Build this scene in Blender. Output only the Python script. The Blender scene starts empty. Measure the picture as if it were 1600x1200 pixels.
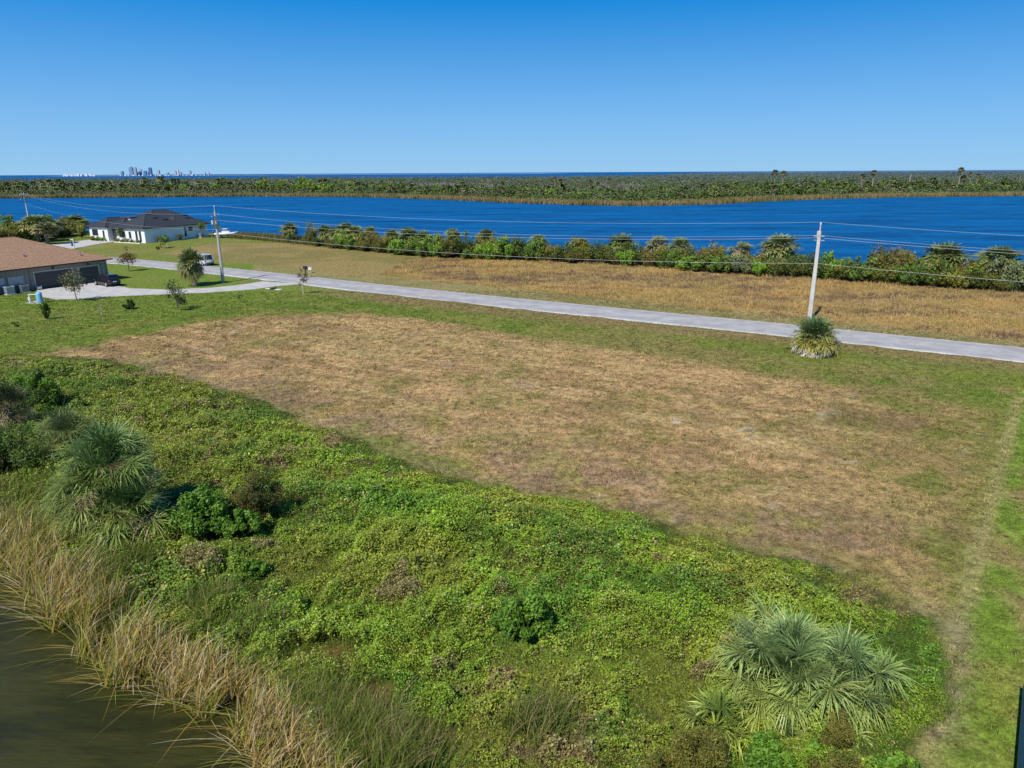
import bpy, math, random
import numpy as np
from mathutils import Vector, Matrix, Euler

RS = np.random.RandomState
random.seed(7)
SC = bpy.context.scene
COL = SC.collection
PI = math.pi

# ------------------------------------------------------------------ camera model (used to lay the site out on the ground)
H, FPX, HOR = 16.0, 1109.0, 269.5
PITCH = math.atan((600 - HOR) / FPX)
ROLL = math.atan(8.5 / 1600.0)

def G(px, py, z=0.0):
    """a spot of the site plan: where the sight line meets the ground"""
    u = (px - 800) / FPX
    v = -(py - 600) / FPX
    c, s = math.cos(ROLL), math.sin(ROLL)
    u, v = u * c + v * s, -u * s + v * c
    cp, sp = math.cos(PITCH), math.sin(PITCH)
    d = (u, cp + v * sp, -sp + v * cp)
    t = (z - H) / d[2]
    return (d[0] * t, d[1] * t)

def GP(*pts):
    return [G(*p) for p in pts]

# ------------------------------------------------------------------ numpy noise
def _hash(i, j, seed):
    n = (i * 374761393 + j * 668265263 + seed * 974711) & 0xFFFFFFFF
    n = ((n ^ (n >> 13)) * 1274126177) & 0xFFFFFFFF
    return ((n ^ (n >> 16)) & 0xFFFF) / 65535.0

def vnoise(x, y, seed=0):
    xi = np.floor(x).astype(np.int64); yi = np.floor(y).astype(np.int64)
    fx = x - xi; fy = y - yi
    fx = fx * fx * (3 - 2 * fx); fy = fy * fy * (3 - 2 * fy)
    a = _hash(xi, yi, seed); b = _hash(xi + 1, yi, seed)
    c = _hash(xi, yi + 1, seed); d = _hash(xi + 1, yi + 1, seed)
    return (a * (1 - fx) + b * fx) * (1 - fy) + (c * (1 - fx) + d * fx) * fy

def fbm(x, y, sc, oct=4, seed=0, gain=0.55):
    x = np.asarray(x, float) / sc; y = np.asarray(y, float) / sc
    t = 0; a = 1; n = 0
    for k in range(oct):
        t = t + a * vnoise(x, y, seed + k * 17); n += a
        a *= gain; x = x * 2.03 + 11.3; y = y * 2.03 + 5.7
    return t / n

def sstep(a, b, x):
    t = np.clip((x - a) / (b - a), 0, 1)
    return t * t * (3 - 2 * t)

def sdist(poly, x, y):
    """signed distance to a polygon, positive inside"""
    x = np.asarray(x, float); y = np.asarray(y, float)
    d = np.full(x.shape, 1e18); ins = np.zeros(x.shape, bool)
    n = len(poly)
    for i in range(n):
        ax, ay = poly[i]; bx, by = poly[(i + 1) % n]
        ex, ey = bx - ax, by - ay
        wx, wy = x - ax, y - ay
        t = np.clip((wx * ex + wy * ey) / (ex * ex + ey * ey + 1e-12), 0, 1)
        dx, dy = wx - ex * t, wy - ey * t
        d = np.minimum(d, dx * dx + dy * dy)
        cond = ((ay <= y) & (by > y)) | ((by <= y) & (ay > y))
        with np.errstate(divide='ignore', invalid='ignore'):
            xx = ax + (y - ay) / (by - ay if by != ay else 1e-9) * ex
        ins ^= cond & (x < xx)
    d = np.sqrt(d)
    return np.where(ins, d, -d)

def ldist(line, x, y):
    """distance to a polyline"""
    d = np.full(np.shape(x), 1e18)
    for (ax, ay), (bx, by) in zip(line[:-1], line[1:]):
        ex, ey = bx - ax, by - ay
        wx, wy = x - ax, y - ay
        t = np.clip((wx * ex + wy * ey) / (ex * ex + ey * ey), 0, 1)
        d = np.minimum(d, (wx - ex * t) ** 2 + (wy - ey * t) ** 2)
    return np.sqrt(d)

def mix3(c, m, col):
    m = m[:, None]
    return c * (1 - m) + np.asarray(col) * m

# ------------------------------------------------------------------ mesh building
def nrmz(a):
    return a / (np.linalg.norm(a, axis=-1, keepdims=True) + 1e-12)

class MB:
    def __init__(s):
        s.v = []; s.c = []; s.q = []; s.t = []; s.poly = []; s.n = 0
    def add(s, V, Q=None, T=None, C=(1, 1, 1), P=None):
        V = np.asarray(V, float).reshape(-1, 3)
        C = np.asarray(C, float)
        if C.ndim == 1: C = np.tile(C[:3], (len(V), 1))
        s.v.append(V); s.c.append(C)
        if Q is not None and len(Q): s.q.append(np.asarray(Q, np.int64) + s.n)
        if T is not None and len(T): s.t.append(np.asarray(T, np.int64) + s.n)
        if P is not None:
            for p in P: s.poly.append([i + s.n for i in p])
        s.n += len(V)
        return s
    def box(s, lo, hi, C=(1, 1, 1)):
        x0, y0, z0 = lo; x1, y1, z1 = hi
        V = [(x0, y0, z0), (x1, y0, z0), (x1, y1, z0), (x0, y1, z0), (x0, y0, z1), (x1, y0, z1), (x1, y1, z1), (x0, y1, z1)]
        return s.add(V, Q=[(3, 2, 1, 0), (4, 5, 6, 7), (0, 1, 5, 4), (1, 2, 6, 5), (2, 3, 7, 6), (3, 0, 4, 7)], C=C)
    def tube(s, pts, radii, seg=8, C=(1, 1, 1), cap=True):
        pts = [Vector(p) for p in pts]
        rings = []
        for i, p in enumerate(pts):
            d = (pts[min(i + 1, len(pts) - 1)] - pts[max(i - 1, 0)]).normalized()
            a = d.cross(Vector((0, 0, 1)))
            if a.length < 1e-3: a = Vector((1, 0, 0))
            a.normalize(); b = d.cross(a)
            rings.append([p + (a * math.cos(2 * PI * k / seg) + b * math.sin(2 * PI * k / seg)) * radii[i] for k in range(seg)])
        return s.loft(rings, C, cap)
    def loft(s, rings, C=(1, 1, 1), cap=True, closed=True):
        k = len(rings[0]); V = [tuple(p) for r in rings for p in r]
        Q = []
        for i in range(len(rings) - 1):
            for j in range(k if closed else k - 1):
                j2 = (j + 1) % k
                Q.append((i * k + j, i * k + j2, (i + 1) * k + j2, (i + 1) * k + j))
        P = [list(range(k))[::-1], [(len(rings) - 1) * k + j for j in range(k)]] if cap else None
        return s.add(V, Q=Q, C=C, P=P)
    def face(s, pts, C=(1, 1, 1)):
        return s.add(pts, P=[list(range(len(pts)))], C=C)
    def mesh(s, name):
        me = bpy.data.meshes.new(name)
        V = np.concatenate(s.v); C = np.concatenate(s.c)
        loops = []; starts = []; tot = 0
        for arr, k in ((s.q, 4), (s.t, 3)):
            if arr:
                A = np.concatenate(arr)
                loops.append(A.ravel()); starts.append(tot + np.arange(len(A)) * k); tot += A.size
        if s.poly:
            for p in s.poly:
                loops.append(np.array(p)); starts.append(np.array([tot])); tot += len(p)
        L = np.concatenate(loops).astype(np.int32); S = np.concatenate(starts).astype(np.int32)
        me.vertices.add(len(V)); me.vertices.foreach_set('co', V.astype(np.float32).ravel())
        me.loops.add(len(L)); me.loops.foreach_set('vertex_index', L)
        me.polygons.add(len(S)); me.polygons.foreach_set('loop_start', S)
        me.update(calc_edges=True)
        a = me.attributes.new('Col', 'FLOAT_COLOR', 'POINT')
        rgba = np.ones((len(V), 4), np.float32); rgba[:, :3] = C
        a.data.foreach_set('color', rgba.ravel())
        return me
    def build(s, name, mat, parent=None, smooth=False, **kw):
        me = s.mesh(name)
        me.polygons.foreach_set('use_smooth', np.full(len(me.polygons), bool(smooth)))
        me.materials.append(mat)
        o = bpy.data.objects.new(name, me); COL.objects.link(o)
        if parent: o.parent = parent
        for k, v in kw.items(): o[k] = v
        return o

def thing(name, label, cat, loc=(0, 0, 0), rz=0, group=None, scale=1):
    o = bpy.data.objects.new(name, None); COL.objects.link(o)
    o.empty_display_size = 0.3
    o.location = loc if len(loc) == 3 else (loc[0], loc[1], 0)
    o.rotation_euler = (0, 0, rz)
    o.scale = (scale,) * 3 if not hasattr(scale, '__len__') else scale
    o['label'] = label; o['category'] = cat
    if group: o['group'] = group
    return o

def tag(o, label, cat, group=None):
    o['label'] = label; o['category'] = cat
    if group: o['group'] = group
    return o

def dup(root, loc, rz=0, label=None, group=None, scale=None):
    r = root.copy(); COL.objects.link(r)
    r.location = loc if len(loc) == 3 else (loc[0], loc[1], 0)
    r.rotation_euler = (0, 0, rz)
    if scale is not None: r.scale = (scale,) * 3 if not hasattr(scale, '__len__') else scale
    if label: r['label'] = label
    if group: r['group'] = group
    for ch in list(root.children):
        c = ch.copy(); COL.objects.link(c); c.parent = r
        for g in list(ch.children):
            d = g.copy(); COL.objects.link(d); d.parent = c
    return r

# ------------------------------------------------------------------ materials
def newmat(name):
    m = bpy.data.materials.new(name); m.use_nodes = True
    nt = m.node_tree; nt.nodes.clear()
    out = nt.nodes.new('ShaderNodeOutputMaterial')
    return m, nt, out

def vcol_chain(nt, noise_amt, scale, objvar=0.0, coords='Object', stretch=None):
    N = nt.nodes; L = nt.links
    at = N.new('ShaderNodeAttribute'); at.attribute_name = 'Col'
    tc = N.new('ShaderNodeTexCoord')
    src = tc.outputs[coords]
    if stretch:
        mp = N.new('ShaderNodeMapping'); mp.inputs['Scale'].default_value = stretch[0]; mp.inputs['Rotation'].default_value = stretch[1]
        L.new(src, mp.inputs['Vector']); src = mp.outputs['Vector']
    no = N.new('ShaderNodeTexNoise'); no.inputs['Scale'].default_value = scale; no.inputs['Detail'].default_value = 5; no.inputs['Roughness'].default_value = .65
    L.new(src, no.inputs['Vector'])
    mr = N.new('ShaderNodeMapRange'); mr.inputs['From Min'].default_value = .3; mr.inputs['From Max'].default_value = .7
    mr.inputs['To Min'].default_value = 1 - noise_amt; mr.inputs['To Max'].default_value = 1 + noise_amt
    L.new(no.outputs['Fac'], mr.inputs['Value'])
    val = mr.outputs['Result']
    if objvar:
        oi = N.new('ShaderNodeObjectInfo')
        m2 = N.new('ShaderNodeMapRange'); m2.inputs['To Min'].default_value = 1 - objvar; m2.inputs['To Max'].default_value = 1 + objvar
        L.new(oi.outputs['Random'], m2.inputs['Value'])
        mu = N.new('ShaderNodeMath'); mu.operation = 'MULTIPLY'
        L.new(val, mu.inputs[0]); L.new(m2.outputs['Result'], mu.inputs[1]); val = mu.outputs['Value']
    vm = N.new('ShaderNodeVectorMath'); vm.operation = 'SCALE'
    L.new(at.outputs['Color'], vm.inputs[0]); L.new(val, vm.inputs['Scale'])
    return vm.outputs['Vector'], no, src

def leafmat(name, rough=.55, spec=.3, transl=.25, noise=.15, scale=3, objvar=.12):
    m, nt, out = newmat(name); N = nt.nodes; L = nt.links
    c, no, src = vcol_chain(nt, noise, scale, objvar)
    p = N.new('ShaderNodeBsdfPrincipled'); p.inputs['Roughness'].default_value = rough; p.inputs['Specular IOR Level'].default_value = spec
    L.new(c, p.inputs['Base Color'])
    if transl:
        t = N.new('ShaderNodeBsdfTranslucent'); L.new(c, t.inputs['Color'])
        mx = N.new('ShaderNodeMixShader'); mx.inputs[0].default_value = transl
        L.new(p.outputs[0], mx.inputs[1]); L.new(t.outputs[0], mx.inputs[2]); L.new(mx.outputs[0], out.inputs[0])
    else:
        L.new(p.outputs[0], out.inputs[0])
    return m

def solid(name, col, rough=.6, spec=.4, noise=.12, scale=6, metal=0, bump=0, bscale=None, stretch=None):
    """vertex-tinted painted / mineral surface with noise soiling"""
    m, nt, out = newmat(name); N = nt.nodes; L = nt.links
    c, no, src = vcol_chain(nt, noise, scale, 0, 'Object', stretch)
    mu = N.new('ShaderNodeVectorMath'); mu.operation = 'MULTIPLY'
    L.new(c, mu.inputs[0]); mu.inputs[1].default_value = col
    p = N.new('ShaderNodeBsdfPrincipled'); p.inputs['Roughness'].default_value = rough; p.inputs['Specular IOR Level'].default_value = spec
    p.inputs['Metallic'].default_value = metal
    L.new(mu.outputs['Vector'], p.inputs['Base Color'])
    if bump:
        b = N.new('ShaderNodeBump'); b.inputs['Strength'].default_value = bump; b.inputs['Distance'].default_value = .05
        n2 = N.new('ShaderNodeTexNoise'); n2.inputs['Scale'].default_value = bscale or scale * 4; n2.inputs['Detail'].default_value = 4
        L.new(src, n2.inputs['Vector']); L.new(n2.outputs['Fac'], b.inputs['Height']); L.new(b.outputs['Normal'], p.inputs['Normal'])
    L.new(p.outputs[0], out.inputs[0])
    return m

def watermat(name, col, rough, spec, wscale, bump, stretch=(1, 1, 1), rot=0, col2=None, vscale=.02, dist=.3):
    m, nt, out = newmat(name); N = nt.nodes; L = nt.links
    tc = N.new('ShaderNodeTexCoord')
    mp = N.new('ShaderNodeMapping'); mp.inputs['Scale'].default_value = stretch; mp.inputs['Rotation'].default_value = (0, 0, rot)
    L.new(tc.outputs['Object'], mp.inputs['Vector'])
    n1 = N.new('ShaderNodeTexNoise'); n1.inputs['Scale'].default_value = wscale; n1.inputs['Detail'].default_value = 6; n1.inputs['Roughness'].default_value = .6
    L.new(mp.outputs['Vector'], n1.inputs['Vector'])
    b = N.new('ShaderNodeBump'); b.inputs['Strength'].default_value = bump; b.inputs['Distance'].default_value = dist
    L.new(n1.outputs['Fac'], b.inputs['Height'])
    n2 = N.new('ShaderNodeTexNoise'); n2.inputs['Scale'].default_value = vscale; n2.inputs['Detail'].default_value = 5
    L.new(mp.outputs['Vector'], n2.inputs['Vector'])
    ad = N.new('ShaderNodeMath'); ad.operation = 'MULTIPLY_ADD'; ad.inputs[1].default_value = .8
    L.new(n1.outputs['Fac'], ad.inputs[0]); L.new(n2.outputs['Fac'], ad.inputs[2])
    cr = N.new('ShaderNodeValToRGB'); cr.color_ramp.elements[0].position = .72; cr.color_ramp.elements[1].position = 1.12
    cr.color_ramp.elements[0].color = (*col, 1); cr.color_ramp.elements[1].color = (*(col2 or [c * 1.8 for c in col]), 1)
    L.new(ad.outputs[0], cr.inputs['Fac'])
    p = N.new('ShaderNodeBsdfPrincipled'); p.inputs['Roughness'].default_value = rough; p.inputs['Specular IOR Level'].default_value = spec; p.inputs['IOR'].default_value = 1.33
    L.new(cr.outputs['Color'], p.inputs['Base Color']); L.new(b.outputs['Normal'], p.inputs['Normal'])
    L.new(p.outputs[0], out.inputs[0])
    return m

M_frond = leafmat('palm_frond', .44, .42, .14, .15, 2)
M_leaf = leafmat('broad_leaf', .5, .35, .25, .15, 2)
M_far = leafmat('far_foliage', .8, .1, .1, .2, .3, .25)
M_weed = leafmat('weed_leaf', .5, .35, .22, .1, 2, 0)
M_blade = leafmat('grass_blade', .6, .25, .25, .1, 2, 0)
M_bark = solid('bark', (1, 1, 1), .9, .1, .3, 5, bump=.5)
M_wood = solid('weathered_pole_wood', (1, 1, 1), .85, .15, .2, 3, bump=.3, stretch=((6, 6, .6), (0, 0, 0)))
M_conc = solid('concrete', (1, 1, 1), .85, .2, .2, .7, bump=.2)
M_metal = solid('galvanised_metal', (1, 1, 1), .4, .5, .1, 6, metal=.3)
M_wire = solid('cable', (1, 1, 1), .5, .4, .05, 1)
M_paint = solid('painted_wall', (1, 1, 1), .75, .25, .06, 1.2, bump=.1, bscale=30)
M_trim = solid('painted_trim', (1, 1, 1), .5, .4, .05, 2)
M_shing = solid('roof_shingle', (1, 1, 1), .9, .15, .32, 3.2, bump=.4, bscale=14)
M_shdark = solid('dark_roof_shingle', (1, 1, 1), .8, .25, .18, 3.2, bump=.4, bscale=14)
M_glass = solid('window_glass', (1, 1, 1), .06, .9, .04, 1)
M_car = solid('car_paint', (1, 1, 1), .12, .8, .04, 2)
M_rubber = solid('rubber', (1, 1, 1), .85, .2, .1, 10)
M_plastic = solid('moulded_plastic', (1, 1, 1), .4, .4, .06, 4)
M_city = solid('far_facade', (1, 1, 1), .7, .3, .1, .02)

# ------------------------------------------------------------------ site plan
ROAD_PX_U = [(170, 400), (277, 411), (400, 423.5), (480, 432.5), (600, 445), (800, 466), (1000, 484.5), (1200, 504), (1400, 524), (1600, 544)]
ROAD_C = []   # centre line in world units, from right (near) to left (far)
_l = GP((1600, 544), (1400, 524), (1200, 504), (1000, 485), (800, 466), (600, 445.5), (480, 432), (400, 423.5), (277, 411))
_n = np.array(_l); _d = np.gradient(_n, axis=0); _d = _d / np.linalg.norm(_d, axis=1)[:, None]
_off = np.stack([_d[:, 1], -_d[:, 0]], 1) * -1
RW = 6.3
for p, o in zip(_n, _off):
    ROAD_C.append((p[0] + o[0] * RW / 2, p[1] + o[1] * RW / 2))
if ROAD_C[0][1] > _l[0][1]:
    ROAD_C = [(2 * p[0] - c[0], 2 * p[1] - c[1]) for p, c in zip(_n, ROAD_C)]
# straighten with a smooth fit of the first (straight) stretch, run both ends on
_a = np.array(ROAD_C[0]); _b = np.array(ROAD_C[6]); _dir = (_a - _b) / np.linalg.norm(_a - _b)
ROAD_C = [tuple(_a + _dir * 150)] + [tuple(_a + _dir * 60)] + ROAD_C + [(-78, 139.5), (-93, 148.5), (-115, 160), (-150, 177), (-260, 225)]

NEAR_SHORE = GP((380, 372), (430, 376), (520, 385), (600, 392), (675, 399), (800, 403), (1000, 411), (1100, 419), (1200, 426), (1300, 432), (1400, 439), (1500, 445), (1600, 450))
HEDGE = NEAR_SHORE
_sh = [(x + 2.5, y + 6.0) for x, y in NEAR_SHORE]
LAKE = [(1400, -200), (500, -40), (260, 36), (150, 80)] + _sh[::-1] + [(-72, 203), (-92, 214), (-120, 218), (-150, 222), (-220, 250), (-420, 330), (-1400, 600),
        (-1000, 640), (-600, 530)] + GP((0, 309), (200, 307.5), (400, 306), (600, 307.5), (700, 311), (800, 315.5), (900, 318.5), (1000, 320.5), (1100, 318), (1200, 313), (1300, 309.5), (1400, 307), (1600, 305)) + [(460, 475), (900, 520), (1500, 500)]
FAR_SHORE = GP((-200, 309), (0, 309), (200, 307.5), (400, 306), (600, 307.5), (700, 311), (800, 315.5), (900, 318.5), (1000, 320.5), (1100, 318), (1200, 313), (1300, 309.5), (1400, 307), (1600, 305), (1800, 304))
PEDGE = [(-75, 60), (-50, 44.5), (-30, 31.0)] + [G(px, py, -.45) for px, py in ((-60, 868), (9, 906), (48, 942), (100, 1003), (160, 1070), (212, 1076), (276, 1108), (345, 1126), (385, 1185), (470, 1290))] + [(-5.0, 12.0)]
POND = [(x + .75, y + .95) for x, y in PEDGE] + [(-2, 8), (0, -5), (-80, -10)]
FARLAND_END = [(-4000, 2800), (-1400, 2800), (-600, 2700), (0, 2500), (300, 2700), (700, 3600), (1200, 5200), (4000, 6500)]

P_WEED = GP((-160, 556), (80, 557), (200, 566), (270, 586), (330, 605), (430, 640), (520, 675), (580, 712), (640, 725), (720, 745), (800, 765), (870, 780), (950, 803), (1050, 828), (1150, 855), (1280, 895), (1400, 935), (1470, 965), (1485, 1000), (1475, 1060), (1450, 1120), (1420, 1200), (1380, 1290)) + [(4, 10), (-3, 10), (-12, 14), (-40, 40)]
P_FIELD = GP((40, 560), (150, 535), (330, 498), (500, 487), (640, 490), (760, 508), (900, 532), (1050, 556), (1200, 578), (1400, 606), (1530, 640), (1550, 720), (1530, 850), (1490, 960), (1400, 935), (1150, 855), (800, 765), (520, 675), (330, 605), (200, 566))
P_SWALE = GP((440, 470), (520, 462), (700, 478), (860, 505), (1000, 525), (1200, 560), (1600, 606), (1600, 640), (1450, 625), (1200, 582), (1000, 550), (850, 530), (700, 505), (560, 488), (400, 492), (250, 510), (120, 530), (160, 505), (320, 485))
P_MEADOW = GP((600, 428), (640, 404), (800, 404), (1000, 412), (1200, 427), (1400, 440), (1640, 452), (1640, 538), (1400, 512), (1200, 492), (1000, 472), (800, 452), (680, 440))
P_VERGEU = GP((400, 423), (480, 432), (600, 444), (800, 465), (1000, 484), (1200, 503), (1400, 523), (1700, 554), (1700, 542), (1400, 510), (1200, 490), (1000, 470), (800, 450), (680, 438), (520, 424), (400, 414))
P_DRYMOW = GP((250, 397), (290, 387), (350, 380), (440, 380), (600, 395), (650, 403), (610, 428), (640, 440), (520, 428), (420, 414), (340, 405))
P_STRIP = GP((1600, 600), (1580, 640), (1540, 800), (1490, 960), (1480, 1060), (1420, 1210), (1900, 1210), (1900, 600))
TRACK = GP((1592, 620), (1560, 740), (1525, 880), (1490, 1010), (1445, 1210))
P_DRIVE = GP((470, 444), (436, 447), (400, 452), (330, 457), (260, 460), (190, 463), (130, 467), (86, 468), (58, 462), (58, 454), (158, 441), (176, 446), (205, 451), (262, 453), (330, 450), (380, 445), (410, 440))
P_DRIVE2 = GP((183, 373.5), (168, 372), (130, 376), (90, 381), (60, 386), (70, 391), (118, 388.5), (150, 382), (175, 378.5))
MUD = [G(488, 1035), G(545, 1100), G(600, 1150)]

def hterr(x, y):
    """terrain height"""
    z = np.zeros(np.shape(x))
    dl = sdist(LAKE, x, y)
    z = z - 1.4 * sstep(-3.5, 4, dl)
    dp = sdist(POND, x, y)
    z = z - 1.1 * sstep(-1.6, 1.8, dp)
    yy = np.interp(x, [p[0] for p in FARLAND_END], [p[1] for p in FARLAND_END])
    z = z - 3.0 * sstep(0, 60, y - yy)
    near = (y < 130)
    z = z + np.where(near, (fbm(x, y, 9, 3, 5) - .5) * .18 * sstep(0, 2, -dp), 0)
    # swale beside the road
    return z

def gcol(x, y):
    """ground colour as it really is: mown, dry, weedy, muddy parts"""
    x = np.asarray(x, float); y = np.asarray(y, float)
    n1 = fbm(x, y, 14, 4, 1); n2 = fbm(x, y, 3.2, 4, 2); n3 = fbm(x, y, .9, 3, 3)
    # mowing direction stretched noise
    ux, uy = .86, -.51
    st = fbm((x * ux + y * uy) / 6.0, (x * -uy + y * ux), 1.1, 3, 9)
    wob = (n2 - .5) * 5 + (n3 - .5) * 2
    c = np.tile(np.array([.165, .200, .032]), (len(x), 1))
    c = mix3(c, sstep(.40, .60, n1 * .6 + n2 * .4), (.240, .215, .068))
    c = mix3(c, .55 * sstep(.5, .7, n2), (.115, .165, .022))
    lawn = sstep(-18, -30, x) * (y > 60) * (y < 135)
    c = mix3(c, .65 * lawn, (.150, .215, .028))
    # dry brown field
    f = sdist(P_FIELD, x, y)
    fm = sstep(-2.2, 2.2, f + wob)
    fc = np.tile(np.array([.485, .318, .150]), (len(x), 1))
    fc = mix3(fc, .55 * sstep(.42, .62, st), (.315, .198, .095))
    fc = mix3(fc, .65 * sstep(.54, .66, fbm((x * ux + y * uy) / 3, (x * -uy + y * ux), .7, 3, 29)), (.205, .150, .060))
    fc = mix3(fc, .7 * sstep(.55, .68, fbm((x * ux + y * uy) / 3, (x * -uy + y * ux), 1.7, 3, 31)), (.51, .36, .17))
    fc = mix3(fc, .7 * sstep(.50, .66, n2 * .6 + n1 * .4), (.275, .215, .072))
    mow = np.sin((x * -uy + y * ux) * 3.6 + 5 * fbm(x, y, 25, 2, 41)) * sstep(.35, .6, fbm(x, y, 18, 2, 42))
    fc = fc * (1 + .11 * mow[:, None])
    fc = mix3(fc, .8 * sstep(.69, .74, fbm(x, y, 1.4, 4, 43)) * sstep(.5, .62, n1), (.48, .40, .30))
    fc = mix3(fc, .6 * sstep(.55, .75, fbm(x, y, 6, 4, 21)), (.40, .30, .13))
    fc = mix3(fc, .5 * sstep(.60, .68, fbm(x, y, 1.8, 4, 51)) * sstep(.42, .58, fbm(x, y, 12, 3, 52)), (.165, .175, .042))
    fc = mix3(fc, .3 * sstep(.58, .66, fbm(x, y, 2.6, 4, 53)), (.245, .150, .085))
    right = sstep(14, 32, x + (y - 40) * -.45 + (n1 - .5) * 16)
    fc = mix3(fc, .7 * right, (.245, .195, .062))
    fc = mix3(fc, right * sstep(.5, .62, n1 * .4 + n2 * .6), (.140, .175, .028))
    fc = mix3(fc, right * .8 * sstep(.56, .66, fbm(x, y, 5, 3, 33)), (.215, .140, .075))
    low = sstep(10, 0, -sdist(P_WEED, x, y) + (n2 - .5) * 6)
    fc = mix3(fc, .75 * low * sstep(.40, .62, fbm(x, y, 2.4, 3, 44)), (.270, .180, .115))
    fc = mix3(fc, .6 * low * sstep(.54, .66, fbm(x, y, 1.5, 4, 48)) * sstep(-22, 0, x), (.290, .290, .055))
    c = c * (1 - fm[:, None]) + fc * fm[:, None]
    # green swale
    s = sstep(-1.8, 1.8, sdist(P_SWALE, x, y) + wob * .6)
    sc = np.tile(np.array([.128, .188, .024]), (len(x), 1))
    sc = mix3(sc, sstep(.45, .65, n2), (.205, .215, .045))
    sc = mix3(sc, .9 * sstep(-5, 18, x) * sstep(.28, .52, n1 * .5 + n2 * .5), (.235, .195, .068))
    c = c * (1 - s[:, None]) + sc * s[:, None]
    # verges of the road
    rd = ldist(ROAD_C, x, y)
    upper = (sdist(P_VERGEU, x, y) > -.5)
    v = sstep(6.0, 2.0, (rd - RW / 2) + wob * .5 + np.clip((x - 20) * .03, -1, 2)) * (y < 112)
    c = mix3(c, .9 * v * sstep(-35, -15, x), (.250, .178, .080))
    c = mix3(c, .6 * v * sstep(.5, .65, n2), (.205, .190, .062))
    c = mix3(c, upper * .95, (.285, .235, .100))
    c = mix3(c, upper * .8 * sstep(.46, .62, n2), (.225, .205, .070))
    # lake side meadow
    m = sstep(-1.2, 1.2, sdist(P_MEADOW, x, y) + wob * .5)
    mc = np.tile(np.array([.40, .270, .100]), (len(x), 1))
    mc = mix3(mc, sstep(.5, .66, n2 * .6 + n1 * .4), (.235, .145, .075))
    c = c * (1 - m[:, None]) + mc * m[:, None]
    m = sstep(-1.5, 1.5, sdist(P_DRYMOW, x, y) + wob * .5)
    mc = np.tile(np.array([.290, .215, .082]), (len(x), 1))
    mc = mix3(mc, sstep(.45, .62, n2 * .5 + n1 * .5), (.215, .180, .062))
    c = c * (1 - m[:, None]) + mc * m[:, None]
    # grass strip at the right, with a pale wheel track
    g = sstep(-.8, .8, sdist(P_STRIP, x, y) + (n2 - .5) * 2)
    gc = np.tile(np.array([.165, .245, .030]), (len(x), 1))
    gc = mix3(gc, .8 * sstep(.48, .66, n2), (.235, .255, .048))
    gc = mix3(gc, .8 * sstep(.52, .64, n1 * .5 + n2 * .5), (.270, .195, .085))
    c = c * (1 - g[:, None]) + gc * g[:, None]
    td = ldist(TRACK, x, y)
    c = mix3(c, (.45 + .3 * sstep(16, 28, y)) * sstep(.50, .10, td + (n3 - .5) * .35), (.34, .29, .12))
    wd = sdist(P_WEED, x, y)
    c = mix3(c, .7 * sstep(10, 13, x) * sstep(25, 21, y) * sstep(-1.0, -.25, wd) * sstep(.1, -.2, wd) * sstep(.38, .55, fbm(x, y, 1.6, 3, 208)), (.36, .26, .17))
    # bare worn line along the weeds
    w = sdist(P_WEED, x, y)
    bare = sstep(.9, .1, np.abs(w + .35) + (n2 - .5) * 1.6)
    c = mix3(c, .30 * bare * sstep(.40, .58, fbm(x, y, 4, 3, 61)), (.270, .205, .135))
    wm = sstep(-.15, .3, w + (n3 - .5) * .8 + (fbm(x, y, 4.5, 3, 207) - .5) * 2.4)
    wc = np.tile(np.array([.075, .095, .016]), (len(x), 1))
    wc = mix3(wc, sstep(.45, .7, n2), (.095, .075, .030))
    c = c * (1 - wm[:, None]) + wc * wm[:, None]
    for mx, my in MUD:
        d = np.hypot((x - mx) / 1.6, (y - my) / .8)
        d = d + (fbm(x, y, .8, 3, 205) - .5) * 1.5
        c = mix3(c, sstep(1.1, .7, d), (.125, .080, .024))
        c = mix3(c, sstep(.9, .5, d) * sstep(.5, .62, fbm(x, y, .5, 2, 206)), (.070, .050, .016))
    # mud at the pond
    p = sdist(POND, x, y)
    c = mix3(c, sstep(-1.0, .3, p + (n3 - .5) * .8), (.055, .040, .016))
    # lake margin
    l = sdist(LAKE, x, y)
    c = mix3(c, sstep(-8, -4, l) * (y < 260), (.075, .085, .022))
    far = (y > 300)
    n4 = fbm(x, y, 90, 4, 70)
    fcol = mix3(np.tile(np.array([.105, .125, .045]), (len(x), 1)), sstep(.4, .65, n4), (.12, .115, .05))
    fcol = mix3(fcol, sstep(-30, -6, l + (n1 - .5) * 20), (.33, .25, .10))
    c = np.where(far[:, None], fcol, c)
    return np.clip(c, 0.005, 1)

# ------------------------------------------------------------------ ground sheet
def axis(segs):
    a = [segs[0][0]]
    for lo, hi, st in segs:
        n = max(1, int(round((hi - lo) / st)))
        a += list(lo + (hi - lo) * (np.arange(1, n + 1) / n))
    return np.array(a)

gx = axis([(-60000, -8000, 13000), (-8000, -1000, 700), (-1000, -400, 12), (-400, -116, 4), (-116, 76, .5), (76, 120, 1), (120, 600, 5), (600, 1500, 25), (1500, 8000, 700), (8000, 60000, 13000)])
gy = axis([(-200, 6, 20), (6, 60, .4), (60, 130, .6), (130, 235, 1), (235, 560, 3.5), (560, 1000, 15), (1000, 6000, 60), (6000, 8000, 200), (8000, 80000, 9000)])
X, Y = np.meshgrid(gx, gy)
xf, yf = X.ravel(), Y.ravel()
gz = hterr(xf, yf)
gc = gcol(xf, yf)
idx = np.arange(len(xf)).reshape(X.shape)
Q = np.stack([idx[:-1, :-1].ravel(), idx[:-1, 1:].ravel(), idx[1:, 1:].ravel(), idx[1:, :-1].ravel()], 1)

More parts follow.
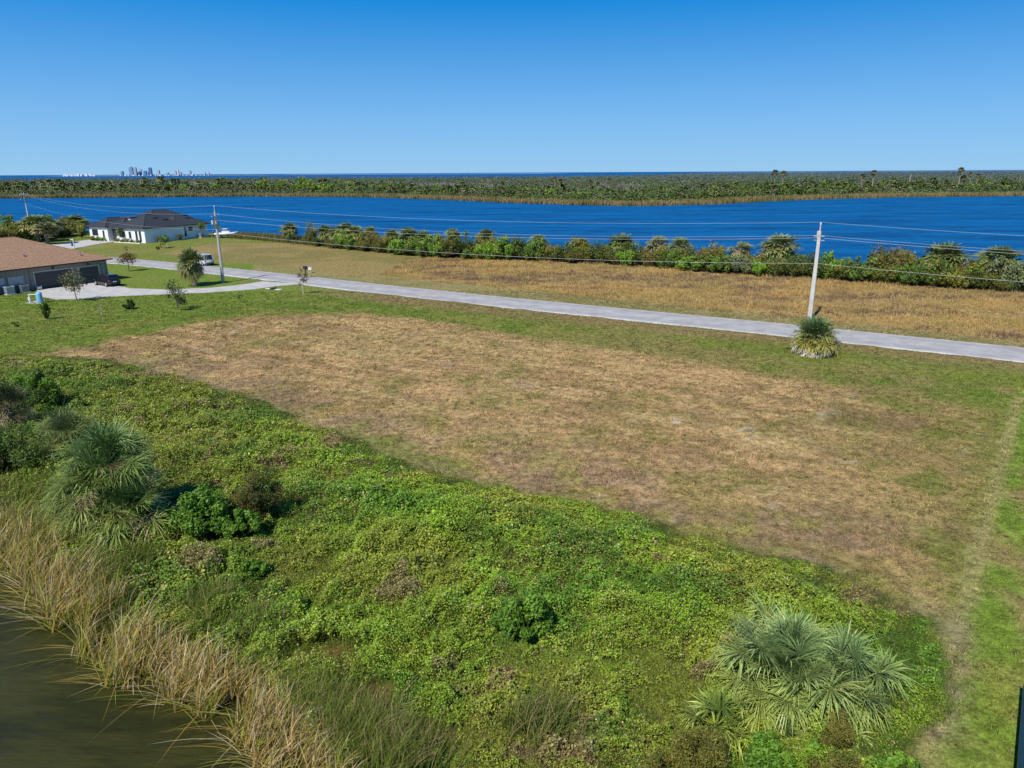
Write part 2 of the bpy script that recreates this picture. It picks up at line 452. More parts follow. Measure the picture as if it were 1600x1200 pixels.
def groundmat():
    m, nt, out = newmat('ground_soil_and_turf'); N = nt.nodes; L = nt.links
    at = N.new('ShaderNodeAttribute'); at.attribute_name = 'Col'
    tc = N.new('ShaderNodeTexCoord')
    mp = N.new('ShaderNodeMapping'); mp.inputs['Rotation'].default_value = (0, 0, .53); mp.inputs['Scale'].default_value = (.75, 1.2, 1)
    L.new(tc.outputs['Object'], mp.inputs['Vector'])
    a = N.new('ShaderNodeTexNoise'); a.inputs['Scale'].default_value = 8; a.inputs['Detail'].default_value = 8; a.inputs['Roughness'].default_value = .8
    L.new(mp.outputs['Vector'], a.inputs['Vector'])
    b = N.new('ShaderNodeTexNoise'); b.inputs['Scale'].default_value = 1.9; b.inputs['Detail'].default_value = 8; b.inputs['Roughness'].default_value = .7
    L.new(tc.outputs['Object'], b.inputs['Vector'])
    ad = N.new('ShaderNodeMath'); ad.operation = 'ADD'; L.new(a.outputs['Fac'], ad.inputs[0]); L.new(b.outputs['Fac'], ad.inputs[1])
    mr = N.new('ShaderNodeMapRange'); mr.inputs['From Min'].default_value = .78; mr.inputs['From Max'].default_value = 1.22; mr.inputs['To Min'].default_value = .30; mr.inputs['To Max'].default_value = 1.72
    L.new(ad.outputs[0], mr.inputs['Value'])
    vm = N.new('ShaderNodeVectorMath'); vm.operation = 'SCALE'; L.new(at.outputs['Color'], vm.inputs[0]); L.new(mr.outputs[0], vm.inputs['Scale'])
    p = N.new('ShaderNodeBsdfPrincipled'); p.inputs['Roughness'].default_value = .95; p.inputs['Specular IOR Level'].default_value = .1
    L.new(vm.outputs['Vector'], p.inputs['Base Color'])
    bp = N.new('ShaderNodeBump'); bp.inputs['Strength'].default_value = .6; bp.inputs['Distance'].default_value = .12
    L.new(ad.outputs[0], bp.inputs['Height']); L.new(bp.outputs['Normal'], p.inputs['Normal'])
    L.new(p.outputs[0], out.inputs[0])
    return m

mb = MB(); mb.add(np.stack([xf, yf, gz], 1), Q=Q, C=gc)
mb.build('ground', groundmat(), smooth=True, kind='structure')

def poly_sheet(name, poly, z, mat, C=(1, 1, 1)):
    mb = MB(); mb.face([(x, y, z) for x, y in poly], C)
    return mb.build(name, mat, kind='structure')

WZ = -.45
M_lake = watermat('lake_surface', (.0005, .048, .165), .4, .08, .30, 1.0, (.45, 2.0, 1), .25, (.002, .115, .33), .05, .6)
M_bay = watermat('bay_surface', (.001, .062, .16), .4, .06, .05, .5, (1, 3, 1), 0, (.008, .09, .30), .004, .5)
M_pond = watermat('pond_surface', (.026, .028, .006), .10, .42, 1.0, .6, (.42, 2.0, 1), .5, (.046, .045, .009), .25, .35)
poly_sheet('lake_water', [(-1500, 700), (-1500, 20), (-60, 150), (60, 80), (1500, -300), (1500, 700)], WZ, M_lake)
poly_sheet('bay_water', [(-70000, 1150), (3500, 1150), (70000, 1150), (70000, 75000), (-70000, 75000)], -.9, M_bay)
poly_sheet('pond_water', [(-90, 74), (-90, -20), (2, -20), (-2, 16), (-8, 22), (-14, 27), (-22, 34), (-30, 40), (-50, 56)], WZ - .02, M_pond)

# ------------------------------------------------------------------ road, drives
def resample(line, step):
    P = np.array(line); d = np.r_[0, np.cumsum(np.linalg.norm(np.diff(P, axis=0), axis=1))]
    t = np.arange(0, d[-1], step)
    # Catmull-like smoothing by gaussian of linear interpolation
    tt = np.linspace(-8, 8, 17)
    w = np.exp(-(tt / 4.5) ** 2); w /= w.sum()
    xs = sum(wi * np.interp(t + o, d, P[:, 0]) for wi, o in zip(w, tt)); ys = sum(wi * np.interp(t + o, d, P[:, 1]) for wi, o in zip(w, tt))
    return np.stack([xs, ys], 1)

RC = resample(ROAD_C, 2.0)
T = np.gradient(RC, axis=0); T /= np.linalg.norm(T, axis=1)[:, None]
NRM = np.stack([-T[:, 1], T[:, 0]], 1)

def strip(offs, cols, z, a=0, b=None, jitter=0, seed=1):
    mb = MB(); R = RC[a:b]; Nn = NRM[a:b]
    r = RS(seed)
    k = len(offs); rows = []
    for j, o in enumerate(offs):
        oo = np.full(len(R), o) + (r.uniform(-jitter, jitter, len(R)) if j in (0, k - 1) else 0)
        rows.append(np.c_[R + Nn * oo[:, None], np.full(len(R), z[j])])
    V = np.stack(rows, 1).reshape(-1, 3)
    C = np.tile(np.array(cols), (len(R), 1))
    i = np.arange(len(R) - 1)
    Q = np.concatenate([np.stack([i * k + j, i * k + j + 1, (i + 1) * k + j + 1, (i + 1) * k + j], 1) for j in range(k - 1)])
    mb.add(V, Q=Q, C=C)
    return mb
asph = (.405, .392, .396); lane = (.355, .343, .347); edge = (.56, .55, .54)
h = RW / 2
mb = strip([-h - .12, -h, -h + .18, -h + .3, -1.9, -.9, 0, .9, 1.9, h - .3, h - .18, h, h + .12],
           [(.2, .16, .1), edge, edge, asph, lane, asph, (.42, .407, .41), asph, lane, asph, edge, edge, (.2, .16, .1)],
           [-.05, .04, .05, .055, .07, .08, .09, .08, .07, .055, .05, .04, -.05], jitter=.28)
M_road = solid('weathered_asphalt', (1, 1, 1), .9, .2, .2, .55, bump=.15, bscale=20)
mb.build('road', M_road, kind='structure')
dash = MB()
for s in range(6, len(RC) - 4, 6):
    p, q, n = RC[s], RC[s + 1], NRM[s]
    p = np.array(p); q = np.array(RC[s]) + (np.array(q) - p) * 1.5
    v = [(*(p - n * .06), .096), (*(p + n * .06), .096), (*(q + n * .06), .096), (*(q - n * .06), .096)]
    dash.face(v, (.47, .36, .16))
dash.build('road_marking', M_road, kind='structure')

def slab(name, poly, z, col, edgecol=None, mat=None):
    """paved surface with a thin visible edge"""
    mb = MB(); mb.face([(x, y, z) for x, y in poly], col)
    n = len(poly)
    V = [(x, y, z) for x, y in poly] + [(x, y, -.15) for x, y in poly]
    mb.add(V, Q=[(i, (i + 1) % n, n + (i + 1) % n, n + i) for i in range(n)], C=edgecol or col)
    return mb.build(name, mat or M_conc, kind='structure')
slab('driveway', P_DRIVE, .06, (.50, .48, .46))
slab('driveway', P_DRIVE2, .06, (.50, .49, .48))

# ------------------------------------------------------------------ plant generators
def leaves(mb, P, size, nrm, col, rng, aspect=.55):
    """rhombic leaves at points P with roughly given normals"""
    n = len(P)
    nrm = nrmz(nrm)
    a = nrmz(np.cross(nrm, rng.normal(size=(n, 3))))
    b = np.cross(nrm, a)
    size = np.broadcast_to(size, (n,))[:, None]
    V = np.stack([P - a * size * .5, P + b * size * aspect * .5, P + a * size * .5 + nrm * size * -.1, P - b * size * aspect * .5], 1).reshape(-1, 3)
    i = np.arange(n) * 4
    mb.add(V, Q=np.stack([i, i + 1, i + 2, i + 3], 1), C=np.repeat(col, 4, 0))

def blades(mb, P, h, lean, w, col0, col1, rng, seg=3, face=None):
    """bent grass blades; lean = horizontal displacement of the tip as a fraction of h (n,2)"""
    n = len(P)
    h = np.broadcast_to(h, (n,)); w = np.broadcast_to(w, (n,))
    th = rng.uniform(0, 2 * PI, n)
    side = np.stack([np.cos(th), np.sin(th), np.zeros(n)], 1)
    ln = np.linalg.norm(lean, axis=1)
    Vs = []; Cs = []
    for k in range(seg + 1):
        t = k / seg
        c = P.copy()
        c[:, 2] += h * t * (1 - .38 * np.minimum(ln, 1.6) * t)
        c[:, :2] += lean * (h * t ** 1.9)[:, None]
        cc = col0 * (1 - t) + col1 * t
        ww = w * (1 - t ** 1.5) * .5
        if k < seg:
            Vs += [c - side * ww[:, None], c + side * ww[:, None]]; Cs += [cc, cc]
        else:
            Vs += [c]; Cs += [cc]
    m = 2 * seg + 1
    V = np.stack(Vs, 1).reshape(-1, 3); C = np.stack(Cs, 1).reshape(-1, 3)
    i = np.arange(n) * m
    Q = np.concatenate([np.stack([i + 2 * k, i + 2 * k + 1, i + 2 * k + 3, i + 2 * k + 2], 1) for k in range(seg - 1)]) if seg > 1 else None
    Tt = np.stack([i + 2 * seg - 2, i + 2 * seg - 1, i + 2 * seg], 1)
    mb.add(V, Q=Q, T=Tt, C=C)

def fans(mb, hub, d, s, R, nl, col, droop, rng, wid=.045):
    """palmate fronds: hub (n,3), d outward axis, s sideways axis"""
    n = len(hub)
    nn = nrmz(np.cross(d, s))
    nn = np.where(nn[:, 2:3] < 0, -nn, nn)
    a = np.linspace(-2.0, 2.0, nl)[None, :] + rng.uniform(-.06, .06, (n, nl))
    ca, sa = np.cos(a)[..., None], np.sin(a)[..., None]
    dirv = ca * d[:, None] + sa * s[:, None] + nn[:, None] * (.22 * np.abs(sa))
    dirv = nrmz(dirv + rng.normal(0, .11, dirv.shape))
    L = R[:, None] * (1 - .18 * (a / 2.0) ** 2) * rng.uniform(.78, 1.14, a.shape)
    p0 = np.repeat(hub[:, None], nl, 1)
    g = np.array([0, 0, -1.0])
    dr = (droop[:, None] * rng.uniform(.35, 1.75, a.shape))[..., None]
    p1 = p0 + dirv * (L * .55)[..., None] + g * (L[..., None] * .06 * dr)
    p2 = p0 + dirv * (L * 1.06)[..., None] * (1 - .2 * dr) + g * (L[..., None] * .44 * dr)
    perp = nrmz(np.cross(dirv, np.repeat(nn[:, None], nl, 1)))
    w = (wid * (R / 1.0))[:, None, None]
    V = np.stack([p0 - perp * w * .25, p0 + perp * w * .25, p1 - perp * w * .55, p1 + perp * w * .55, p2], 2).reshape(-1, 3)
    m = n * nl; i = np.arange(m) * 5
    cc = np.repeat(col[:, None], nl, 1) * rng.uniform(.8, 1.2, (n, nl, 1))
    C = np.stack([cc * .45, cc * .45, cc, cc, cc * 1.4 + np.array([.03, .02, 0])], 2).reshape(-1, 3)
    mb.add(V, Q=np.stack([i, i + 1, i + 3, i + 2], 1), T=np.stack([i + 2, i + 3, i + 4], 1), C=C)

def palm(root, seed, trunk_h, nf, nl, pet, rad, lo=-.7, dead=.1, green=(.112, .198, .056), yel=(.27, .32, .045), lean=(0, 0), wid=.029, skirt=0, tr=.2, seg=8, deadcol=(.26, .18, .10)):
    rng = RS(seed)
    top = np.array([lean[0], lean[1], trunk_h])
    t = MB()
    npt = 7
    pts = [(lean[0] * (k / npt) ** 1.6, lean[1] * (k / npt) ** 1.6, trunk_h * k / npt - .05) for k in range(npt + 1)]
    rr = [tr * (1.35 - .35 * min(1, k / 2)) * (1 + .06 * ((k * 7) % 3 - 1)) for k in range(npt + 1)]
    t.tube(pts, rr, seg, (.23, .19, .15))
    t.build('trunk', M_bark, root, smooth=True)
    ang = np.arange(nf) * 2.39996 + rng.uniform(-.25, .25, nf)
    q = (np.arange(nf) + .5) / nf
    el = np.radians(88) * (1 - q ** .82) + lo * q ** .82 + rng.normal(0, .16, nf)
    d0 = np.stack([np.cos(el) * np.cos(ang), np.cos(el) * np.sin(ang), np.sin(el)], 1)
    P = pet * rng.uniform(.45, 1.2, nf) * (.75 + .35 * np.sin(np.clip(q * 3, 0, 1.57)))
    hub = top + d0 * P[:, None]; hub[:, 2] -= .12 * P * np.cos(el)
    d = nrmz(d0 + np.array([0, 0, -1.0]) * (.10 + .50 * q)[:, None] + rng.normal(0, .12, (nf, 3)))
    s = np.stack([-np.sin(ang), np.cos(ang), rng.normal(0, .15, nf)], 1)
    tw = rng.uniform(-.45, .45, nf)[:, None]
    up = np.cross(d, nrmz(s)); s = nrmz(nrmz(s) * np.cos(tw) + up * np.sin(tw))
    R = rad * rng.uniform(.8, 1.15, nf)
    col = np.array(green)[None] * (1 - q[:, None]) ** .8 + np.array(yel)[None] * (1 - (1 - q[:, None]) ** .8)
    col = col * rng.uniform(.8, 1.2, (nf, 1))
    isdead = rng.uniform(size=nf) < dead * 2 * q
    live = MB(); dd = MB()
    lv = ~isdead
    droop = .2 + .8 * q ** 1.2
    # petioles
    def pets(mbx, sel, colr):
        n = sel.sum()
        if not n: return
        a0 = np.repeat(top[None], n, 0) + d0[sel] * .1; b0 = hub[sel]
        sd = s[sel] * .022
        V = np.stack([a0 - sd, a0 + sd, b0 + sd * .7, b0 - sd * .7], 1).reshape(-1, 3)
        i = np.arange(n) * 4
        mbx.add(V, Q=np.stack([i, i + 1, i + 2, i + 3], 1), C=np.repeat(colr, 4, 0))
    pets(live, lv, col[lv] * 1.2)
    fans(live, hub[lv], d[lv], s[lv], R[lv], nl, col[lv], droop[lv], rng, wid)
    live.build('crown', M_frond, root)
    if isdead.any() or skirt:
        dc = np.array(deadcol)[None] * rng.uniform(.7, 1.3, (nf, 1))
        if isdead.any():
            pets(dd, isdead, dc[isdead])
            fans(dd, hub[isdead] - np.array([0, 0, .25]), nrmz(d[isdead] + np.array([0, 0, -.9])), s[isdead], R[isdead] * .85, max(6, nl * 2 // 3), dc[isdead], droop[isdead] * 1.4, rng, wid)
        if skirt:
            a = rng.uniform(0, 2 * PI, skirt)
            zz = rng.uniform(.25, .55, skirt) * trunk_h
            rs_ = tr * 1.25 + .12 * rng.uniform(size=skirt)
            hb = np.stack([np.cos(a) * rs_, np.sin(a) * rs_, zz], 1); hb[:, :2] += np.array(lean)
            dv = nrmz(np.stack([np.cos(a) * .6, np.sin(a) * .6, -np.ones(skirt)], 1))
            sv = np.stack([-np.sin(a), np.cos(a), np.zeros(skirt)], 1)
            fans(dd, hb, dv, sv, rad * .62 * np.ones(skirt), max(6, nl // 2), np.array(deadcol)[None] * rng.uniform(.6, 1.4, (skirt, 1)), 1.0 * np.ones(skirt), rng, wid)
        dd.build('dead_fronds', M_frond, root)

def bush(root, seed, rx, ry, rz, nl, leaf, pal, lumps=26, base=.15, mat=None, limbs=6, aspect=.55, ragged=.25, nm='foliage'):
    """leafy crown made of many small leaves on lumps, over stems"""
    rng = RS(seed)
    u = rng.normal(size=(lumps, 3)); u[:, 2] = np.abs(u[:, 2]) * .9 - .15; u = nrmz(u)
    rad = rng.uniform(.45, 1.0, lumps)[:, None] ** .6 * (1 + rng.uniform(-ragged, ragged, (lumps, 1)))
    cen = u * rad * np.array([rx, ry, rz]) * .78
    cen[:, 2] = np.clip(cen[:, 2] + rz * (.28 + base), rz * .10, None)
    lr = rng.uniform(.18, .36, lumps) * (rx * ry * rz) ** (1 / 3)
    k = rng.randint(0, lumps, nl)
    off = nrmz(rng.normal(size=(nl, 3))) * (rng.uniform(.15, 1, nl)[:, None] ** .5)
    P = cen[k] + off * lr[k][:, None]
    P[:, 2] = np.abs(P[:, 2]) + .02
    nr = off + np.array([0, 0, .5]) + rng.normal(0, .55, (nl, 3))
    pal = np.array(pal)
    pc = pal[rng.randint(0, len(pal), lumps)][k] * .65 + pal[rng.randint(0, len(pal), nl)] * .35
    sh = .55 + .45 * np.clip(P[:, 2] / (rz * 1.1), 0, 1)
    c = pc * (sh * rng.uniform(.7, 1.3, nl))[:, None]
    mb = MB(); leaves(mb, P, leaf * rng.uniform(.6, 1.35, nl), nr, c, rng, aspect)
    # dense inner leaves so the crown has a dark heart
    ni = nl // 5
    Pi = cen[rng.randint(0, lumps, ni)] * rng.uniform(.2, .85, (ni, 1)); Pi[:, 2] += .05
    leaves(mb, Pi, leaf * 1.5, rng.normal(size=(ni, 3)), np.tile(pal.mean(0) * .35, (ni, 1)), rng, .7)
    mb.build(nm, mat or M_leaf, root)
    st = MB()
    for i in range(limbs):
        e = cen[i % lumps]
        st.tube([(rng.uniform(-.05, .05) * rx, rng.uniform(-.05, .05) * ry, -.05), (e[0] * .4, e[1] * .4, e[2] * .55), tuple(e)], [.035 * rz + .01, .022 * rz + .008, .008 * rz + .004], 5, (.13, .10, .07))
    st.build('stems', M_bark, root)

def tree(root, seed, h, cr, nl, leaf, pal, trunk_r=.07, th=.4, limbs=9, lean=(0, 0), trunkcol=(.22, .18, .14), lr=.45, sparse=1.0):
    rng = RS(seed)
    t = MB()
    t.tube([(0, 0, -.05), (lean[0] * .3, lean[1] * .3, h * th * .6), (lean[0], lean[1], h * .95)], [trunk_r, trunk_r * .75, trunk_r * .2], 7, trunkcol)
    ends = []
    for i in range(limbs):
        f = th + (1 - th) * rng.uniform(0, .8)
        a = i * 2.4 + rng.uniform(-.4, .4)
        o = np.array([lean[0] * f, lean[1] * f, h * f])
        ll = cr * rng.uniform(.55, 1.0) * (1.15 - .5 * (f - th) / (1 - th))
        e = o + np.array([math.cos(a) * ll, math.sin(a) * ll, ll * rng.uniform(.35, .9)])
        mid = (o + e) / 2 + np.array([0, 0, -.05 * h])
        t.tube([tuple(o), tuple(mid), tuple(e)], [trunk_r * .45, trunk_r * .3, trunk_r * .1], 5, trunkcol)
        ends += [e, mid * .4 + e * .6]
    ends.append(np.array([lean[0], lean[1], h * .97]))
    t.build('trunk', M_bark, root)
    if nl:
        E = np.array(ends)
        k = rng.randint(0, len(E), nl)
        P = E[k] + rng.normal(0, lr * cr * .6, (nl, 3)) * np.array([1, 1, .8])
        pal = np.array(pal)
        c = pal[rng.randint(0, len(pal), nl)] * rng.uniform(.65, 1.3, (nl, 1))
        mb = MB(); leaves(mb, P, leaf * rng.uniform(.6, 1.4, nl), rng.normal(size=(nl, 3)) + np.array([0, 0, .6]), c, rng)
        mb.build('crown', M_leaf, root)

GREEN = [(.120, .215, .030), (.160, .250, .036), (.090, .170, .028), (.200, .280, .045)]
BRIGHT = [(.200, .360, .028), (.150, .300, .028), (.250, .390, .045), (.115, .235, .026)]
VIVID = [(.135, .285, .024), (.095, .205, .018), (.185, .345, .030), (.115, .245, .022)]
DARK = [(.075, .112, .024), (.100, .130, .028), (.058, .088, .022), (.125, .145, .034)]
OLIVE = [(.215, .200, .032), (.175, .175, .028), (.265, .235, .042), (.130, .140, .026)]
BROWN = [(.190, .145, .045), (.150, .130, .038), (.115, .110, .034), (.215, .170, .058)]
GREY = [(.190, .225, .105), (.150, .185, .080), (.225, .255, .120)]
YELLOW = [(.26, .27, .04), (.18, .22, .035), (.31, .29, .06)]
RED = [(.20, .095, .035), (.16, .105, .035), (.12, .10, .03), (.23, .12, .05)]

# ------------------------------------------------------------------ ground cover (stuff)
def scatter(n, rng, y0, y1, power=1.0, xr=.80):
    """points over the wedge of site that is nearest, denser close by"""
    t = rng.uniform(size=n)
    y = (y0 ** (2 - power) + t * (y1 ** (2 - power) - y0 ** (2 - power))) ** (1 / (2 - power)) if power != 2 else y0 * (y1 / y0) ** t
    x = rng.uniform(-xr, xr, n) * (y + 6)
    return x, y

rng = RS(11)
# weeds
x, y = scatter(2100000, rng, 11, 66, 1.45)
w = sdist(P_WEED, x, y) + (fbm(x, y, 1.2, 3, 3) - .5) * 1.3 + (fbm(x, y, 4.5, 3, 207) - .5) * 2.4
p = sdist(POND, x, y)
mud = np.min([np.hypot((x - mx) / 1.6, (y - my) / .8) for mx, my in MUD], 0) + (fbm(x, y, .8, 3, 205) - .5) * 1.5
keep = (w > -.1 + rng.uniform(-.3, .3, len(x))) & (p < -.3) & (mud > .95 - .35 * (rng.uniform(size=len(x)) > .93))
x, y, w = x[keep], y[keep], w[keep]
hump = fbm(x, y, 2.6, 4, 101); fine = fbm(x, y, .55, 3, 102)
hh = np.clip(.10 + 1.7 * (hump - .36) + 1.5 * (fine - .44), .03, 1.4) * (.25 + .75 * sstep(0, 4.5, w)) * sstep(-.2, .5, w)
zz = hterr(x, y) + hh * rng.uniform(.25, 1, len(x)) ** .6
k1 = fbm(x, y, 4.5, 4, 103); k2 = fbm(x, y, 1.3, 3, 104); k3 = rng.uniform(size=len(x))
c = np.tile(np.array([.255, .405, .028]), (len(x), 1))
c = mix3(c, .8 * sstep(.42, .6, k2), (.265, .375, .030))
c = mix3(c, .85 * sstep(.52, .66, k1), (.310, .355, .038))
c = mix3(c, sstep(.46, .36, k1), (.150, .300, .024))
left = sstep(-6, -22, x + (y - 40) * .25)
c = mix3(c, .6 * left, (.220, .245, .028))
c = mix3(c, sstep(.62, .70, fbm(x, y, 2.2, 4, 105)) * .85, (.32, .24, .11))
c = mix3(c, .8 * sstep(.60, .68, fbm(x, y, 3.1, 4, 109)), (.115, .215, .022))
dryp = sstep(.45, .6, fbm(x, y, 1.9, 3, 111))
c = mix3(c, (k3 > .975 - .06 * dryp) * 1.0, (.44, .34, .16))
c = mix3(c, (k3 < .02 + .05 * dryp) * 1.0, (.50, .47, .07))
c = mix3(c, ((k3 > .03) & (k3 < .036)) * 1.0, (.42, .42, .33))
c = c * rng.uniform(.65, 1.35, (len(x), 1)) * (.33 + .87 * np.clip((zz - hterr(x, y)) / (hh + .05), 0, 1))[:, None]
mb = MB()
sz = .053 * (y / 20) ** .6 * rng.uniform(.5, 1.5, len(x)) * (1 + .45 * sstep(.55, .66, fbm(x, y, 1.7, 3, 110)))
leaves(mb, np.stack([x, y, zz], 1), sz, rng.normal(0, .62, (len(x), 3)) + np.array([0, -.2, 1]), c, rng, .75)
# twiggy stalks standing out of the weeds
m = rng.uniform(size=len(x)) < .02
Pp = np.stack([x[m], y[m], hterr(x[m], y[m])], 1); nn = m.sum()
blades(mb, Pp, (hh[m] + rng.uniform(.05, .35, nn)), rng.normal(0, .3, (nn, 2)), .022 * (y[m] / 20) ** .6, c[m] * .7, c[m] * 1.1, rng, 2)
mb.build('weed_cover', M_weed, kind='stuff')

# mown turf
rng = RS(12)
x, y = scatter(800000, rng, 13, 100, 1.45)
w = sdist(P_WEED, x, y); rd = ldist(ROAD_C, x, y)
dr = sdist(P_DRIVE, x, y)
keep = (w < .1) & (rd > h + .1) & (sdist(POND, x, y) < -.5) & (sdist(P_MEADOW, x, y) < 0) & (sdist(LAKE, x, y) < -3) & (dr < 0)
keep &= fbm(x, y, .8, 3, 140) > .38
x, y = x[keep], y[keep]; n = len(x)
c = gcol(x, y) * rng.uniform(.6, 1.9, (n, 1)) * np.clip(-.15 + 2.3 * fbm(x, y, .40, 3, 142), .35, 1.7)[:, None]
c = mix3(c, .5 * (rng.uniform(size=n) > .8), (.40, .32, .15))
spk = rng.uniform(size=n)
infield = sdist(P_FIELD, x, y) > 0
c = mix3(c, .8 * (infield & (spk < .10)), (.155, .190, .030))
c = mix3(c, .8 * (infield & (spk > .93)), (.150, .100, .050))
hh = rng.uniform(.03, .11, n) * (.7 + .9 * fbm(x, y, 2, 3, 141)) * (y / 30) ** .35
mb = MB()
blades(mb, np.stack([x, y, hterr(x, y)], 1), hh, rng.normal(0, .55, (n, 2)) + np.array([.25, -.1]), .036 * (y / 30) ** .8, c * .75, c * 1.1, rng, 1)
# tufts that the mower left standing
nt_ = 5200
tx, ty = scatter(nt_, rng, 15, 90, 1.25)
ok = (sdist(P_WEED, tx, ty) < -.2) & (ldist(ROAD_C, tx, ty) > h + .6) & (sdist(P_MEADOW, tx, ty) < 0) & (sdist(P_DRIVE, tx, ty) < -.2) & (sdist(POND, tx, ty) < -1) & (fbm(tx, ty, 6, 3, 145) > .42)
tx, ty = tx[ok], ty[ok]; per = 14; k_ = np.repeat(np.arange(len(tx)), per); m_ = len(k_)
rr_ = .05 + .12 * rng.uniform(size=len(tx))
px_ = tx[k_] + rng.normal(0, 1, m_) * rr_[k_]; py_ = ty[k_] + rng.normal(0, 1, m_) * rr_[k_]
tone = np.array([(.15, .20, .03), (.22, .24, .045), (.30, .24, .10), (.20, .14, .07), (.40, .33, .16), (.26, .30, .04)])[rng.randint(0, 6, len(tx))][k_] * rng.uniform(.7, 1.3, (m_, 1))
blades(mb, np.stack([px_, py_, hterr(px_, py_)], 1), rng.uniform(.08, .22, m_), rng.normal(0, .5, (m_, 2)), .03 * (py_ / 30) ** .7, tone * .7, tone * 1.15, rng, 2)
mb.build('mown_grass', M_blade, kind='stuff')

# dry meadow on the lake side
rng = RS(13)
x = rng.uniform(-32, 88, 260000); y = rng.uniform(50, 150, 260000)
keep = (sdist(P_MEADOW, x, y) + (fbm(x, y, 4, 3, 3) - .5) * 3 > -.3) & (np.abs(x) < .85 * y)
x, y = x[keep], y[keep]; n = len(x)
cl = fbm(x, y, 1.6, 3, 150); big = fbm(x, y, 9, 4, 151); mid = fbm(x / 2.6, y, 4.5, 4, 152)
c = np.tile(np.array([.58, .375, .125]), (n, 1))
c = mix3(c, sstep(.45, .62, big), (.48, .345, .125))
c = mix3(c, .95 * sstep(.47, .56, mid), (.225, .145, .105))
c = mix3(c, .5 * sstep(.55, .66, fbm(x, y, 2.2, 3, 158)), (.66, .50, .22))
c = mix3(c, .6 * sstep(.55, .66, fbm(x, y, 5, 3, 155)), (.38, .33, .10))
c = c * rng.uniform(.7, 1.3, (n, 1))
hh = np.clip(.15 + 1.5 * (cl - .33), .10, .95) * rng.uniform(.55, 1.2, n)
c = c * (.8 + .45 * np.clip(cl * 2 - .6, 0, 1))[:, None]
mb = MB()
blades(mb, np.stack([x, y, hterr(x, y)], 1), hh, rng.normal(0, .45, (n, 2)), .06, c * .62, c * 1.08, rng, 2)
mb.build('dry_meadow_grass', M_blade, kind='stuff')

# reeds of the pond
rng = RS(14)
PL = PEDGE[1:]
def along(line, n, rng):
    P = np.array(line); d = np.r_[0, np.cumsum(np.linalg.norm(np.diff(P, axis=0), axis=1))]
    t = rng.uniform(0, d[-1], n)
    return np.interp(t, d, P[:, 0]), np.interp(t, d, P[:, 1])
n = 25000
x, y = along(PL, n, rng)
# band: inwards (towards the water) and a little way up the bank
dirn = np.array([.62, .78])
o = rng.uniform(0, 1, n) ** 1.25 * np.interp(x, [-30, -16, -9], [2.3, 2.0, 1.5]) + .05
x = x + dirn[0] * o + rng.normal(0, .12, n); y = y + dirn[1] * o + rng.normal(0, .12, n)
cl = fbm(x, y, .9, 3, 160)
keep = (cl > .36 + .05 * o) & ((fbm(x, y, .75, 2, 163) > .46) | (o > .9))
x, y, o, cl = x[keep], y[keep], o[keep], cl[keep]; n = len(x)
dry = rng.uniform(size=n) < (.50 + .22 * sstep(.35, .6, fbm(x, y, 2.5, 2, 161)) - .18 * (o < .35))
c0 = np.where(dry[:, None], np.array([.40, .285, .075]), np.array([.25, .265, .03])) * rng.uniform(.6, 1.2, (n, 1))
c1 = np.where(dry[:, None], np.array([.74, .55, .26]), np.array([.42, .44, .06])) * rng.uniform(.65, 1.25, (n, 1))
pale = dry & (rng.uniform(size=n) < .4)
c1[pale] = np.array([.84, .72, .48]) * rng.uniform(.8, 1.1, (pale.sum(), 1))
gold = rng.uniform(size=n) < .16
c1[gold] = np.array([.55, .34, .09]); c0[gold] = np.array([.40, .26, .05])
hh = rng.uniform(.9, 2.3, n) * (.72 + .5 * cl) * np.interp(x, [-30, -16, -8], [1.05, .95, .72])
lean = rng.normal(0, .25, (n, 2)) + np.array([.36, .05]) * rng.uniform(.2, 1.5, (n, 1))
over = (rng.uniform(size=n) < .10) & (o < .6)
lean[over] = rng.normal(0, .35, (over.sum(), 2)) + np.array([-.95, -.25]); hh[over] *= 1.15
broke = rng.uniform(size=n) < .05
hh[broke] *= .75; lean[broke] = rng.normal(0, 1.1, (broke.sum(), 2))
mb = MB()
blades(mb, np.stack([x, y, np.maximum(hterr(x, y), WZ - .3)], 1), hh, lean, .042 * rng.uniform(.55, 1.4, n), c0 * .85, c1, rng, 6)
mb.build('cattail_reeds', M_blade, kind='stuff')
# green marsh grass behind the reeds
rng = RS(15)
n = 20000
x, y = along(PL, n, rng)
o = np.abs(rng.normal(0, .8, n)) + 1.5
x = x + dirn[0] * o + rng.normal(0, .3, n); y = y + dirn[1] * o + rng.normal(0, .3, n)
k = fbm(x, y, 1.4, 3, 170)
keep = (k > .30 + .08 * o) & (x > -34)
x, y, o, k = x[keep], y[keep], o[keep], k[keep]; n = len(x)
dry = rng.uniform(size=n) < .16
c0 = np.where(dry[:, None], np.array([.2, .14, .05]), np.array([.085, .135, .018])) * rng.uniform(.6, 1.2, (n, 1))
c1 = np.where(dry[:, None], np.array([.40, .31, .14]), np.array([.20, .265, .036])) * rng.uniform(.65, 1.3, (n, 1))
mb = MB()
blades(mb, np.stack([x, y, hterr(x, y)], 1), rng.uniform(.6, 1.5, n) * (.6 + .7 * k), rng.normal(0, .32, (n, 2)) + np.array([.28, .05]), .03, c0, c1, rng, 4)
